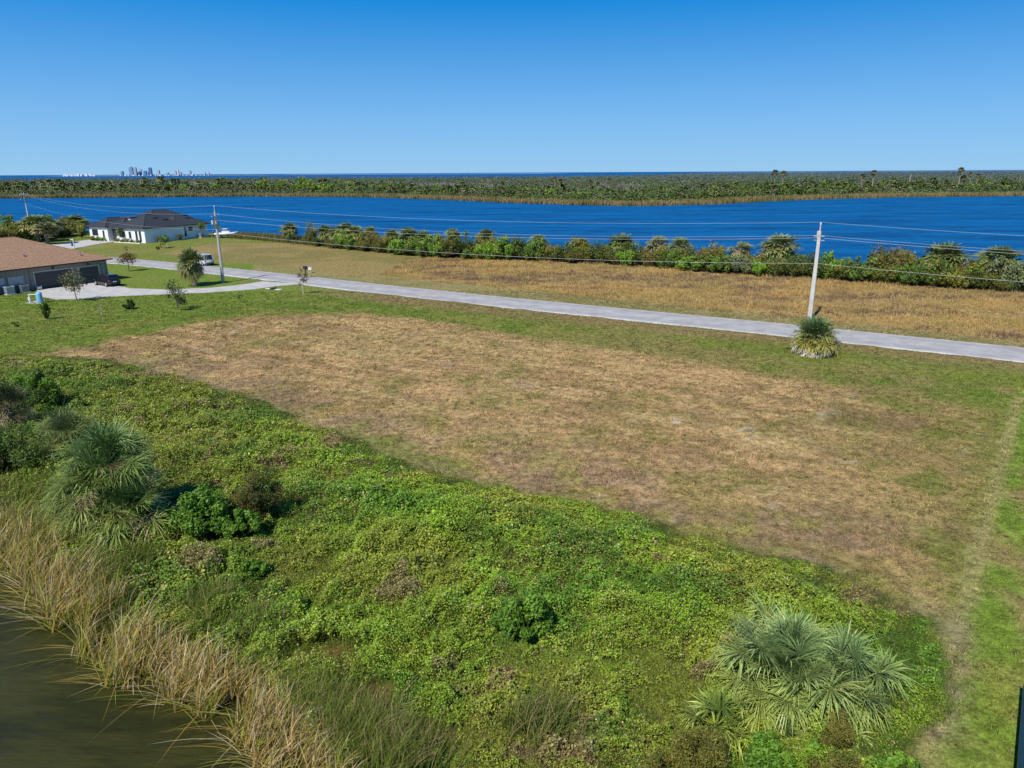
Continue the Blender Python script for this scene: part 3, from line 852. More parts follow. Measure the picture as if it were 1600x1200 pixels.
# rushes in front of the weeds at the bottom centre
for (px, py, m_, r_) in ((840, 1130, 700, 1.0), (560, 1150, 1600, 1.3), (470, 1120, 1200, 1.0), (620, 1190, 1300, 1.2), (400, 985, 900, 1.0), (80, 770, 2200, 2.4), (180, 880, 1300, 1.6), (330, 950, 900, 1.0)):
    gx0, gy0 = G(px, py)
    xx = gx0 + rng.normal(0, r_ * .55, m_); yy = gy0 + rng.normal(0, r_ * .4, m_)
    gr = rng.uniform(size=m_) < (.72 if px > 450 else .85)
    a0 = np.where(gr[:, None], np.array([.085, .135, .018]), np.array([.2, .14, .06])) * rng.uniform(.6, 1.2, (m_, 1))
    a1 = np.where(gr[:, None], np.array([.215, .27, .04]), np.array([.48, .36, .19])) * rng.uniform(.6, 1.3, (m_, 1))
    blades(mb, np.stack([xx, yy, hterr(xx, yy)], 1), rng.uniform(.5, 1.35, m_), rng.normal(0, .38, (m_, 2)) + np.array([.2, .1]), .028, a0, a1, rng, 4)
mb.build('marsh_grass', M_blade, kind='stuff')

# reeds and rank grass on both lake shores
rng = RS(16)
mb = MB()
n = 19000
L2 = GP((345, 372), (380, 373), (430, 377), (480, 382), (560, 389), (680, 400))
x, y = along(L2, n, rng); x = x + rng.normal(.8, 1.6, n); y = y + rng.normal(3.2, 1.8, n)
c1 = np.where((rng.uniform(size=n) < .3)[:, None], np.array([.34, .25, .10]), np.array([.16, .19, .04])) * rng.uniform(.6, 1.3, (n, 1))
blades(mb, np.stack([x, y, np.maximum(hterr(x, y), -.5)], 1), rng.uniform(.7, 1.9, n), rng.normal(0, .25, (n, 2)), .09, c1 * .5, c1, rng, 2)
n = 9000
x, y = along(HEDGE, n, rng); x = x + rng.normal(0, .8, n); y = y + rng.normal(-.6, .9, n)
c1 = np.where((rng.uniform(size=n) < .5)[:, None], np.array([.40, .30, .09]), np.array([.20, .21, .04])) * rng.uniform(.6, 1.3, (n, 1))
blades(mb, np.stack([x, y, hterr(x, y)], 1), rng.uniform(.4, 1.1, n), rng.normal(0, .3, (n, 2)), .08, c1 * .5, c1, rng, 2)
mb.build('shore_grass', M_blade, kind='stuff')
mb = MB()
n = 60000
x, y = along(FAR_SHORE, n, rng); o = rng.gamma(1.6, 4.0, n) - 1.5
x = x + rng.normal(0, 3, n); y = y + o
cl = fbm(x, y, 12, 3, 180)
c1 = np.where((rng.uniform(size=n) < .25 + .5 * sstep(.45, .65, cl))[:, None], np.array([.22, .21, .06]), np.array([.42, .31, .13])) * rng.uniform(.65, 1.25, (n, 1))
blades(mb, np.stack([x, y, np.maximum(hterr(x, y), -.5)], 1), rng.uniform(1.2, 2.9, n) * (.6 + .7 * cl), rng.normal(0, .2, (n, 2)), .5, c1 * .55, c1, rng, 2)
mb.build('far_shore_reeds', M_blade, kind='stuff')

# far woodland that reads as one mass
rng = RS(17)
n = 15000
t = rng.uniform(size=n)
fx = [p[0] for p in FAR_SHORE]; fy = [p[1] for p in FAR_SHORE]
yy = 380 * (16.0 ** (t ** 1.15))
xx = rng.uniform(-.80, .80, n) * yy
ysh = np.interp(xx, fx, fy); yend = np.interp(xx, [p[0] for p in FARLAND_END], [p[1] for p in FARLAND_END])
keep = (yy > ysh + 26) & (yy < yend - 10)
xx, yy, ysh = xx[keep], yy[keep], ysh[keep]; n = len(xx)
dist = np.hypot(xx, yy)
Ht = rng.uniform(2.4, 6.2, n) * (.6 + .9 * fbm(xx, yy, 90, 3, 190)) + sstep(60, 300, yy - ysh) * .6
Rt = rng.uniform(2.0, 4.5, n) * (1 + dist / 1200)
palw = np.array([(.100, .150, .038), (.078, .120, .036), (.135, .185, .040), (.110, .125, .048), (.150, .145, .070), (.072, .102, .036)])
tc_ = palw[np.minimum((fbm(xx, yy, 70, 3, 191) * 1.4 * 6 - 1 + rng.uniform(-1, 1, n)).astype(int).clip(0, 5), 5)]
grey = rng.uniform(size=n) < .04
tc_[grey] = (.25, .22, .19)
mb = MB()
q = 44
kk = np.repeat(np.arange(n), q)
u = nrmz(rng.normal(size=(n * q, 3))); u[:, 2] = np.abs(u[:, 2])
rr = rng.uniform(.4, 1.05, n * q)[:, None]
Pc = np.stack([xx[kk], yy[kk], np.zeros(n * q)], 1) + u * rr * np.stack([Rt[kk], Rt[kk], Ht[kk]], 1)
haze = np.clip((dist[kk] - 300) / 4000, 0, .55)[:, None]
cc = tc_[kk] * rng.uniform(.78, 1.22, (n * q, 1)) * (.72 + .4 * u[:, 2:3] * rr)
cc = cc * (1 - haze) + np.array([.11, .17, .24]) * haze  # bluish distance haze mixed into the leaf colours
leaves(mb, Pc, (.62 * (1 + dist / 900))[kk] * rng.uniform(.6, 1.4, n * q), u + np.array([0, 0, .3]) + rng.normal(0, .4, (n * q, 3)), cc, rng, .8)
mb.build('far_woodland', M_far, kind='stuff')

# ------------------------------------------------------------------ foreground palms and shrubs
def at(px, py, z=0):
    x, y = G(px, py); return (x, y, float(hterr(np.array([x]), np.array([y]))[0]) + z)

GG = 'fan palms of the pond bank clump'
FGP = [
    ('tall blue-green fan palm rising at the back of the pond bank clump', at(186, 822), dict(trunk_h=3.3, nf=96, nl=30, pet=1.25, rad=1.25, lo=-1.05, dead=.06)),
    ('broad fan palm with yellow-green lower fronds at the front of the pond bank clump', at(168, 836), dict(trunk_h=2.4, nf=96, nl=30, pet=1.25, rad=1.2, lo=-.8, dead=.08, yel=(.30, .31, .05))),
    ('fan palm leaning right beside the bright green shrub on the pond bank', at(204, 838), dict(trunk_h=1.35, nf=80, nl=30, pet=1.15, rad=1.2, lo=-.7, dead=.10, lean=(.3, -.2))),
    ('fan palm low on the left side of the pond bank clump above the reeds', at(138, 836), dict(trunk_h=1.2, nf=76, nl=30, pet=1.15, rad=1.15, lo=-.6, dead=.1, yel=(.29, .31, .05))),
    ('grey-green rounded fan palm standing just behind the pond bank clump', at(112, 716), dict(trunk_h=1.4, nf=64, nl=28, pet=1.2, rad=1.15, lo=-.75, dead=.06, green=(.135, .185, .070))),
    ('dark fan palm with brown hanging fronds at the left edge of the photo', at(22, 672), dict(trunk_h=1.8, nf=56, nl=28, pet=1.0, rad=1.0, lo=-.9, dead=.4, green=(.05, .075, .03), yel=(.09, .10, .03))),
]
for i, (lb, loc, kw) in enumerate(FGP):
    t = thing('palm_tree', lb, 'palm', loc, group=GG if i < 4 else None)
    palm(t, 100 + i, **kw)
# large palmetto, bottom right
BG = dict(green=(.205, .300, .120), yel=(.34, .40, .07))
t = thing('palmetto', 'large grey-green palmetto with long stiff fronds at the bottom right', 'palmetto', at(1222, 1080))
palm(t, 201, trunk_h=.6, nf=92, nl=34, pet=1.55, rad=1.2, lo=0.0, dead=.05, wid=.030, tr=.12, **BG)
t = thing('palmetto', 'smaller palmetto growing against the right side of the large one', 'palmetto', at(1312, 1090))
palm(t, 202, trunk_h=.4, nf=40, nl=32, pet=1.25, rad=1.05, lo=-.2, dead=.08, wid=.030, tr=.1, green=(.17, .26, .10), yel=(.33, .39, .08))
t = thing('palmetto', 'low yellow-green palmetto at the lower left foot of the large one', 'palmetto', at(1118, 1140))
palm(t, 203, trunk_h=.15, nf=18, nl=26, pet=.8, rad=.9, lo=-.1, dead=.1, wid=.034, tr=.05, green=(.22, .32, .06), yel=(.40, .42, .07))
t = thing('palmetto', 'dark low palmetto seedling in front of the large one', 'palmetto', at(1222, 1160))
palm(t, 204, trunk_h=.1, nf=10, nl=24, pet=.4, rad=.6, lo=0, dead=.0, wid=.034, tr=.05)
# verge palm
t = thing('palm_tree', 'squat fan palm with grey dead fronds round its foot on the road verge', 'palm', at(1270, 553))
palm(t, 205, trunk_h=1.45, nf=110, nl=18, pet=1.4, rad=1.1, lo=-.5, dead=.10, green=(.09, .19, .075), yel=(.46, .37, .06), skirt=90, deadcol=(.62, .54, .46), tr=1.05, wid=.075)
# palm by the wooden pole
t = thing('palm_tree', 'fan palm with thick pale trunk and brown hanging fronds beside the wooden pole', 'palm', at(305, 447))
palm(t, 206, trunk_h=3.6, nf=90, nl=18, pet=1.4, rad=1.35, lo=-1.15, dead=.42, green=(.115, .165, .055), yel=(.22, .22, .05), lean=(-.25, 0), tr=.36, wid=.09, deadcol=(.27, .19, .08))

def shrub(name, lb, cat, loc, seed, rx, ry, rz, nl, leaf, pal, group=None, **kw):
    t = thing(name, lb, cat, loc, group=group)
    bush(t, seed, rx, ry, rz, nl, leaf, pal, **kw)
    return t
shrub('shrub', 'large vivid green leafy shrub right of the pond bank palms', 'shrub', at(312, 836), 301, 1.8, 1.35, 1.65, 11000, .16, VIVID, lumps=44)
shrub('shrub', 'low vivid green shrub at the foot of the dark olive bush', 'shrub', at(380, 840), 302, 1.1, .8, .95, 4200, .15, VIVID, lumps=20)
shrub('shrub', 'dark olive feathery bush right of the vivid green shrub', 'bush', at(404, 812), 303, 1.45, 1.15, 2.0, 13000, .075, [tuple(c_ * .75 for c_ in p_) for p_ in OLIVE + DARK], lumps=40, ragged=.4)
shrub('shrub', 'round vivid green shrub alone in the middle of the weeds', 'shrub', at(818, 990), 304, 1.3, 1.0, 1.3, 8500, .13, VIVID + BRIGHT[:2], lumps=30)
shrub('shrub', 'small vivid green shrub above the right end of the cattails', 'shrub', at(398, 905), 305, .7, .6, .6, 2000, .12, VIVID, lumps=16)
shrub('shrub', 'small bright green shrub poking up behind the large palmetto', 'shrub', at(1243, 990), 306, .6, .5, .7, 1800, .12, VIVID + BRIGHT, lumps=16)
shrub('shrub', 'dark green bushy shrub behind the palm at the left edge', 'bush', at(58, 640), 307, 1.9, 1.4, 2.2, 9000, .15, VIVID + DARK[:2], lumps=30)
shrub('shrub', 'dark olive thicket at the left edge above the marsh grass', 'bush', at(22, 742), 308, 2.4, 1.6, 2.5, 16000, .09, DARK + GREEN, lumps=44, ragged=.4)
shrub('shrub', 'small bright shrub between the left edge thicket and the palms', 'shrub', at(58, 686), 309, .9, .7, .9, 2600, .13, VIVID + BRIGHT, lumps=12)
shrub('cedar_bush', 'olive brown cedar bush at the bottom edge left of the palmetto', 'bush', at(1092, 1203), 310, .95, .65, 1.0, 12000, .05, OLIVE, lumps=34, ragged=.35)
shrub('cedar_bush', 'wide olive brown cedar bush cut by the bottom edge', 'bush', at(1035, 1222), 311, .9, .6, .8, 9000, .05, OLIVE, lumps=28, ragged=.35)
shrub('cedar_bush', 'small upright olive cedar in front of the palmetto', 'bush', at(1302, 1172), 312, .5, .45, 1.05, 8000, .045, OLIVE, lumps=26, ragged=.3)
shrub('cedar_bush', 'olive cedar bush at the bottom edge below the small upright one', 'bush', at(1305, 1222), 313, .75, .5, .75, 5000, .045, OLIVE, lumps=26, ragged=.35)
shrub('shrub', 'bright green pinnate shrub at the bottom edge below the palmetto', 'shrub', at(1200, 1206), 314, .85, .6, .8, 3600, .10, VIVID + BRIGHT, lumps=26)
shrub('shrub', 'bright green shrub at the bottom edge right of the olive cedars', 'shrub', at(1400, 1206), 315, .65, .5, .45, 2400, .10, BRIGHT, lumps=18)
shrub('shrub', 'small light green shrub between the two olive cedars', 'shrub', at(1262, 1188), 316, .35, .3, .45, 1300, .09, BRIGHT, lumps=12)

# ------------------------------------------------------------------ lawn trees by the drives
def sapling(lb, loc, seed, cat='tree', nm='young_tree', **kw):
    t = thing(nm, lb, cat, loc); tree(t, seed, **kw); return t
sapling('thin young tree with sparse dull leaves in front of the garage doors', at(121, 471), 401, h=3.8, cr=1.35, nl=700, leaf=.26, pal=[(.14, .13, .05), (.18, .17, .07), (.11, .12, .04)], trunk_r=.09, limbs=12, lean=(-.35, 0), th=.35)
sapling('small upright dark green tree on the lawn below the driveway', at(278, 485), 402, h=3.6, cr=.95, nl=900, leaf=.22, pal=[(.08, .10, .035), (.11, .13, .05), (.06, .075, .03)], trunk_r=.07, th=.22, lr=.5)
sapling('reddish brown young tree between driveway and road', at(202, 424), 403, h=4.0, cr=1.15, nl=800, leaf=.25, pal=RED, trunk_r=.08, th=.25, lr=.5)
sapling('thin reddish young tree with pale trunk guard beside the mailbox', at(474, 459), 404, h=3.4, cr=.65, nl=420, leaf=.2, pal=[(.22, .15, .10), (.18, .14, .07), (.25, .19, .13)], trunk_r=.07, th=.3, trunkcol=(.55, .5, .42))
sapling('bare grey stick of a sapling on the lawn left of centre', at(161, 502), 405, h=2.9, cr=.45, nl=40, leaf=.12, pal=[(.3, .28, .24)], trunk_r=.035, th=.3, trunkcol=(.38, .36, .34), limbs=10)
shrub('shrub', 'small bright yellow-green sapling beside the blue tank', 'sapling', at(74, 499), 406, .5, .45, 1.9, 600, .28, BRIGHT + YELLOW[1:2], lumps=16, aspect=.4)
shrub('shrub', 'small dark spiky shrub on the lawn between two young trees', 'shrub', at(203, 483), 407, .75, .6, 1.0, 500, .34, DARK + VIVID[:1], lumps=12, aspect=.25)
sapling('tiny seedling on the lawn right of the dark green tree', at(376, 472), 408, nm='seedling', cat='seedling', h=1.0, cr=.3, nl=90, leaf=.2, pal=DARK + GREEN, trunk_r=.03, th=.5, limbs=5)
sapling('tiny seedling on the dry lawn near the left edge', at(27, 516), 409, nm='seedling', cat='seedling', h=.9, cr=.35, nl=60, leaf=.22, pal=DARK, trunk_r=.03, th=.3, limbs=5)
t = thing('palmetto', 'small bushy palm with brown foot on the white house lawn', 'palmetto', at(257, 387.5))
palm(t, 410, trunk_h=1.3, nf=26, nl=12, pet=.9, rad=.9, lo=-.5, dead=.2, skirt=12, tr=.35, wid=.11, deadcol=(.16, .11, .06))
shrub('shrub', 'low brown-green clump beside the small lawn palm', 'shrub', at(247, 390), 411, .7, .5, .6, 300, .25, OLIVE, lumps=10)

# ------------------------------------------------------------------ hedge along the near lake shore
palm_protos = []
for i, kw in enumerate([dict(trunk_h=3.6, nf=84, dead=.05, lo=-1.0, green=(.165, .225, .075), yel=(.31, .34, .07)), dict(trunk_h=4.0, nf=78, green=(.165, .225, .075), dead=.22, lo=-1.05, yel=(.36, .33, .10)),
                        dict(trunk_h=3.2, nf=84, green=(.155, .22, .08), dead=.08, lo=-.8, yel=(.29, .31, .07)), dict(trunk_h=4.4, nf=70, dead=.38, lo=-1.1, green=(.18, .21, .09), yel=(.44, .38, .17))]):
    pr = thing('palm_tree', 'x', 'palm'); palm(pr, 500 + i, nl=15, pet=1.05, rad=1.05, wid=.12, tr=.22, seg=6, **kw); palm_protos.append([pr, False])
bush_specs = dict(dark=(DARK + GREEN[2:3], .16), brown=(BROWN + OLIVE[:1], .15), bright=(BRIGHT, .24), green=(GREEN, .2), grey=(GREY, .2), yellow=(YELLOW, .22), olive=(OLIVE + DARK[:2], .15))
bush_protos = {}
for i, (k, (pal, lf)) in enumerate(bush_specs.items()):
    for v in range(2):
        pr = thing('shrub', 'x', 'shrub'); bush(pr, 540 + i * 2 + v, 1.0, .9, 1.0, 2400, lf * .62, [tuple(min(.5, c_ * 1.3) for c_ in p_) for p_ in pal], lumps=26, ragged=.35, limbs=5)
        bush_protos[(k, v)] = [pr, False]
def place(pr, loc, rz, label, group, scale):
    if not pr[1]:
        pr[1] = True; o = pr[0]; o.location = loc; o.rotation_euler = (0, 0, rz); o['label'] = label
        if group: o['group'] = group
        o.scale = (scale,) * 3 if not hasattr(scale, '__len__') else scale
        return o
    return dup(pr[0], loc, rz, label, group, scale)
def hedge_y(px):
    P = [(380, 373), (430, 377), (520, 386), (600, 393), (675, 400), (800, 403.5), (1000, 412), (1100, 420), (1200, 427), (1300, 433), (1400, 440), (1500, 446), (1600, 451)]
    return float(np.interp(px, [p[0] for p in P], [p[1] for p in P]))
def hedge_pt(px, back):
    x, y = G(px, hedge_y(px)); d = math.hypot(x, y); f = (d + back) / d
    x, y = x * f, y * f
    return (x, y, float(hterr(np.array([x]), np.array([y]))[0])), d + back
ORD = ['leftmost', 'second', 'third', 'fourth', 'fifth', 'sixth', 'seventh', 'eighth', 'ninth', 'tenth', 'eleventh', 'twelfth', 'thirteenth', 'fourteenth', 'fifteenth', 'sixteenth', 'seventeenth', 'eighteenth', 'nineteenth', 'twentieth',
       'twenty-first', 'twenty-second', 'twenty-third', 'twenty-fourth', 'twenty-fifth', 'twenty-sixth', 'twenty-seventh', 'twenty-eighth', 'twenty-ninth', 'thirtieth', 'thirty-first', 'thirty-second', 'thirty-third', 'thirty-fourth', 'thirty-fifth', 'thirty-sixth', 'thirty-seventh', 'thirty-eighth', 'thirty-ninth', 'fortieth']
ORD = ORD + ['forty-' + o for o in ('first', 'second', 'third', 'fourth', 'fifth', 'sixth', 'seventh', 'eighth', 'ninth')]
def ordn(i, n): return 'rightmost' if i == n - 1 else (ORD[i] + ('' if i == 0 else ' from left'))
# px, top py, width px, proto, look
HP = [(455, 345, 30, 0, 'round'), (510, 348, 30, 0, 'round'), (527, 351, 26, 2, 'bushy'), (543, 344, 38, 2, 'wide'), (558, 349, 34, 0, 'bushy'), (580, 351, 26, 1, 'narrow'), (614, 355, 32, 2, 'bushy'), (640, 351, 40, 0, 'wide'),
      (664, 357, 28, 2, 'low'), (684, 362, 20, 1, 'thin'), (709, 352, 30, 0, 'round'), (760, 353, 32, 0, 'round'), (842, 364, 36, 1, 'shaggy'), (907, 368, 34, 2, 'round'), (971, 362, 52, 2, 'wide'), (1026, 366, 40, 3, 'straw-tinged'), (1060, 368, 40, 1, 'grey-green'),
      (1156, 375, 40, 3, 'dull'), (1214, 362, 62, 1, 'tall'), (1470, 374, 74, 2, 'wide'), (1553, 378, 66, 0, 'round')]
rng = RS(31)
GH = 'fan palms along the near lake shore'
for i, (px, top, wpx, pk, look) in enumerate(HP):
    back = .4
    loc, d = hedge_pt(px, back)
    dep = loc[1] * math.cos(PITCH) + 16 * math.sin(PITCH)
    R = wpx / 1109 * dep / 2
    baseh = 16 - (top - (269.5 + (800 - px) / 1600 * 8.5)) / 1109 * dep * 1.0
    # height of the crown tip above ground from the sight line
    dz = math.tan(PITCH - math.atan((600 - top + (px - 800) * -math.tan(ROLL)) / 1109)) * loc[1]
    top_h = max(3.0, 16 - dz)
    sx = R / 1.72
    nat = {0: 5.6, 1: 6.0, 2: 5.2, 3: 6.4}[pk]
    lab = f'{look} fan palm, {ordn(i, len(HP))} of the palms in the near lake shore hedge'
    place(palm_protos[pk], loc, rng.uniform(0, 6.28), lab, GH, (sx, sx, top_h / nat))
# px, top py, width px, kind, back, look
HB = [(486, 353, 24, 'olive', 1.5), (535, 364, 20, 'bright', 0.0), (572, 362, 34, 'olive', .6), (590, 366, 30, 'brown', .8), (604, 370, 34, 'olive', .2), (626, 371, 30, 'bright', -.5), (650, 372, 30, 'green', .3), (668, 372, 34, 'green', -.3), (683, 375, 24, 'bright', -.6), (700, 370, 44, 'olive', .4),
      (722, 369, 50, 'dark', .2), (746, 373, 30, 'olive', .4), (756, 376, 28, 'bright', -.8), (775, 371, 36, 'olive', .5), (791, 376, 36, 'bright', -.4), (812, 373, 46, 'dark', .4), (838, 379, 36, 'green', -.4), (858, 385, 34, 'olive', 0), (880, 383, 40, 'dark', .1), (905, 378, 44, 'olive', .3),
      (932, 382, 40, 'dark', .2), (957, 388, 34, 'olive', 0), (976, 388, 28, 'bright', -.8), (998, 390, 30, 'dark', 0), (1014, 388, 30, 'brown', .2), (1038, 385, 40, 'olive', .3), (1056, 394, 28, 'green', -.7), (1075, 391, 34, 'dark', .3), (1099, 382, 56, 'brown', .6), (1118, 383, 42, 'olive', .8),
      (1082, 404, 40, 'bright', -1.0), (1104, 402, 40, 'green', -1.0), (1126, 403, 34, 'green', -.9), (1146, 399, 40, 'grey', -.2), (1168, 405, 30, 'grey', -.4), (1184, 406, 30, 'bright', -.9), (1205, 398, 40, 'brown', .2), (1224, 405, 50, 'olive', -.3), (1248, 407, 40, 'dark', 0), (1266, 411, 34, 'olive', -.2),
      (1293, 401, 34, 'bright', -.2), (1310, 413, 40, 'olive', -.4), (1335, 412, 36, 'dark', -.2), (1356, 408, 44, 'green', -.3), (1378, 396, 52, 'brown', .5), (1392, 381, 66, 'brown', 1.2), (1412, 396, 46, 'olive', .6), (1385, 416, 40, 'olive', -.6), (1408, 417, 34, 'green', -.7), (1432, 419, 44, 'dark', -.3), (1450, 408, 34, 'grey', .4), (1462, 412, 40, 'olive', -.2),
      (1481, 425, 36, 'yellow', -.9), (1500, 430, 26, 'yellow', -.9), (1498, 414, 36, 'brown', .2), (1515, 409, 34, 'bright', .4), (1528, 424, 44, 'dark', -.5), (1560, 405, 64, 'grey', 0.0), (1582, 411, 44, 'grey', -.2), (1552, 430, 40, 'olive', -.8), (1596, 428, 34, 'green', -.8), (1575, 432, 30, 'dark', -.9), (1616, 416, 50, 'grey', 0)]
_r = RS(77)
for _px in np.arange(500, 1640, 17.0):
    _k = ('dark', 'olive', 'green', 'olive', 'dark', 'brown')[_r.randint(6)]
    HB.append((float(_px + _r.uniform(-6, 6)), hedge_y(_px) - (13 + (_px - 400) / 1200 * 22) * _r.uniform(.75, 1.15), 30 + (_px - 400) / 1200 * 18, _k, _r.uniform(-.4, 1.2)))
words = dict(dark='dark green', brown='brownish', bright='bright green', green='mid green', grey='grey-green', yellow='yellow-flowered', olive='olive brown')
cnt = {}
for b in HB: cnt[b[3]] = cnt.get(b[3], 0) + 1
seen = {}
for i, (px, top, wpx, kind, back) in enumerate(sorted(HB)):
    loc, d = hedge_pt(px, back * 1.5 - 2.6)
    dep = loc[1] * math.cos(PITCH) + 16 * math.sin(PITCH)
    R = wpx / 1109 * dep / 2
    dz = math.tan(PITCH - math.atan((600 - top + (px - 800) * -math.tan(ROLL)) / 1109)) * loc[1]
    hh_ = max(.9, 16 - dz - loc[2])
    k = seen.get(kind, 0); seen[kind] = k + 1
    lab = f'{words[kind]} shrub in the lake shore hedge, {ordn(k, cnt[kind])} of its colour'
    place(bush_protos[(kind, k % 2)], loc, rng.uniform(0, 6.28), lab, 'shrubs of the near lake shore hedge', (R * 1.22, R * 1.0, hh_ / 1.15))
# clump of trees left of the white house
LP = [(5, 478 - 140, 60, 'b', 'green', 372), (20, 340, 34, 'p', 2, 374), (60, 333, 56, 'p', 1, 378), (75, 345, 50, 'p', 3, 382), (35, 352, 46, 'b', 'green', 378), (96, 340, 34, 'b', 'brown', 368), (108, 346, 44, 'b', 'brown', 368), (122, 333, 42, 'p', 2, 364), (133, 342, 30, 'p', 1, 366),
      (88, 352, 40, 'b', 'dark', 372), (128, 350, 14, 'b', 'yellow', 372), (1, 346, 40, 'b', 'bright', 372), (46, 340, 40, 'p', 0, 376), (110, 336, 26, 'p', 0, 363)]
LP += [(15, 350, 60, 'b', 'olive', 380), (70, 338, 50, 'b', 'green', 374), (84, 340, 44, 'p', 0, 370), (102, 352, 40, 'b', 'olive', 370), (30, 345, 50, 'p', 0, 372)]
LLAB = ['tall green tree at the left photo edge behind the brown roofed house', 'fan palm just left of the left power pole', 'big fan palm right of the left power pole', 'shaggy pale fan palm at the end of the brown roof', 'green bush at the foot of the left power pole',
        'rust brown bush in the gap between the palms left of the white house', 'wider brown bush nearest the white house palms', 'broad fan palm nearest the white house', 'fan palm touching the left corner of the white house in view', 'dark bush under the palms left of the white house',
        'small yellow-green tree in front of the white house left wing', 'bright green tree cut by the left photo edge', 'fan palm directly behind the left power pole', 'slim fan palm behind the brown bushes left of the white house',
        'olive bush nearest the ridge of the brown roof at the left edge', 'green bush behind the big palm right of the left power pole', 'round fan palm between the big palm and the brown bushes', 'low olive bush in front of the brown bushes left of the white house', 'round fan palm left of the power pole, behind the olive bush']
for (px, top, wpx, ty, kind, by), lab in zip(LP, LLAB):
    x, y = G(px, by); y0 = y
    dep = y * math.cos(PITCH) + 16 * math.sin(PITCH)
    R = wpx / 1109 * dep / 2
    dz = math.tan(PITCH - math.atan((600 - top + (px - 800) * -math.tan(ROLL)) / 1109)) * y
    hh_ = max(2.0, 16 - dz)
    loc = (x, y, 0)
    if ty == 'p':
        place(palm_protos[kind], loc, rng.uniform(0, 6.28), lab, 'trees left of the white house', (R / 1.95, R / 1.95, hh_ / {0: 5.6, 1: 6.0, 2: 5.2, 3: 6.4}[kind]))
    else:
        place(bush_protos[(kind, 0)], loc, rng.uniform(0, 6.28), lab, 'trees left of the white house', (R * 1.12, R, hh_ / 1.32))

# ------------------------------------------------------------------ far shore trees
def far_palm(seed, th, trunkc=(.2, .17, .14), nf=22, dead=.2, green=(.125, .165, .062), name='palm_tree'):
    r = RS(seed); t = thing(name, 'x', 'palm')
    m = MB(); m.tube([(0, 0, -.3), (r.uniform(-.1, .1), 0, th * .5), (0, 0, th)], [.26, .2, .17], 5, trunkc); m.build('trunk', M_bark, t)
    a = r.uniform(0, 6.28, nf); q = (np.arange(nf) + .5) / nf; el = 1.4 - 2.5 * q
    d = np.stack([np.cos(el) * np.cos(a), np.cos(el) * np.sin(a), np.sin(el)], 1)
    hub = np.array([0, 0, th]) + d * .8
    s = np.stack([-np.sin(a), np.cos(a), np.zeros(nf)], 1)
    col = np.where((r.uniform(size=nf) < dead * 2 * q)[:, None], np.array([.24, .19, .11]), np.array(green) * r.uniform(.7, 1.4, (nf, 1)))
    m = MB(); fans(m, hub, nrmz(d + np.array([0, 0, -.3])), s, np.full(nf, 1.35), 7, col, .5 + .7 * q, r, .34); m.build('crown', M_far, t)
    return [t, False]
def far_bush(seed, pal, n=260):
    t = thing('shrub', 'x', 'shrub'); bush(t, seed, 1.0, 1.0, 1.0, n, .24, pal, lumps=14, ragged=.35, mat=M_far, limbs=4); return [t, False]
FP = [far_palm(700 + i, (2.6, 3.2, 3.8)[i]) for i in range(3)]
FB = dict(dark=far_bush(710, [(.085, .125, .038), (.11, .145, .042), (.07, .10, .034)]), bright=far_bush(711, [(.20, .31, .04), (.24, .33, .055), (.15, .25, .04)]),
          green=far_bush(712, [(.13, .19, .042), (.165, .21, .05), (.105, .15, .04)]), grey=far_bush(713, [(.17, .19, .10), (.14, .16, .085), (.20, .205, .125)]))
FLAB = dict(dark='dark green shrub behind the tan reeds of the far lake shore', bright='bright light green shrub behind the tan reeds of the far lake shore', green='mid green shrub behind the tan reeds of the far lake shore', grey='greyish shrub behind the tan reeds of the far lake shore')
def shore_py(px):
    P = [(0, 309), (200, 307.5), (400, 306), (600, 307.5), (700, 311), (800, 315.5), (900, 318.5), (1000, 320.5), (1100, 318), (1200, 313), (1300, 309.5), (1400, 307), (1600, 305)]
    return float(np.interp(px, [p[0] for p in P], [p[1] for p in P]))
rng = RS(32)
for row, (dpy, step) in enumerate(((5.6, 12.0), (9.5, 16.0), (14.0, 34.0))):
    px = -25 + row * 5
    while px < 1630:
        px += step * rng.uniform(.6, 1.4)
        by = shore_py(px) - dpy + rng.uniform(-.8, 1.0)
        x, y = G(px, by)
        pw = .75 if px < 400 else (.25 if px < 560 else (.45 if px < 1150 else .22))
        s = y / 450 * (1.25, 1.25, 1.2)[row]
        if rng.uniform() < pw:
            i = rng.randint(3)
            place(FP[i], (x, y, 0), rng.uniform(0, 6.28), ('short', 'middling', 'tall')[i] + ' shaggy fan palm behind the far lake shore reeds', 'fan palms on the far lake shore', (rng.uniform(1.1, 1.5) * s,) * 2 + (rng.uniform(.75, 1.15) * s,))
        else:
            k = 'bright' if (400 < px < 540 or 800 < px < 880 or rng.uniform() < .15) else ('dark', 'green', 'green', 'grey')[rng.randint(4)]
            w = rng.uniform(2.6, 4.6) * s
            place(FB[k], (x, y, 0), rng.uniform(0, 6.28), FLAB[k], 'shrubs on the far lake shore', (w, w * .8, rng.uniform(2.6, 4.4) * s))
BT = [(1005, 306, 6, 6.5), (1040, 307, 7, 7.5), (1072, 306, 8, 7), (1100, 304, 9, 8.5), (1128, 304, 8, 9), (1150, 302, 9, 8), (1200, 301, 7, 8.5), (1248, 299, 8, 8), (1265, 298, 7, 9), (1318, 297, 9, 7.5), (1380, 297, 8, 6.5), (1440, 296, 9, 6), (720, 303, 8, 5), (560, 300, 7, 5), (470, 299, 9, 5.5), (330, 299, 7, 6), (230, 300, 8, 5.5), (1560, 295, 9, 6)]
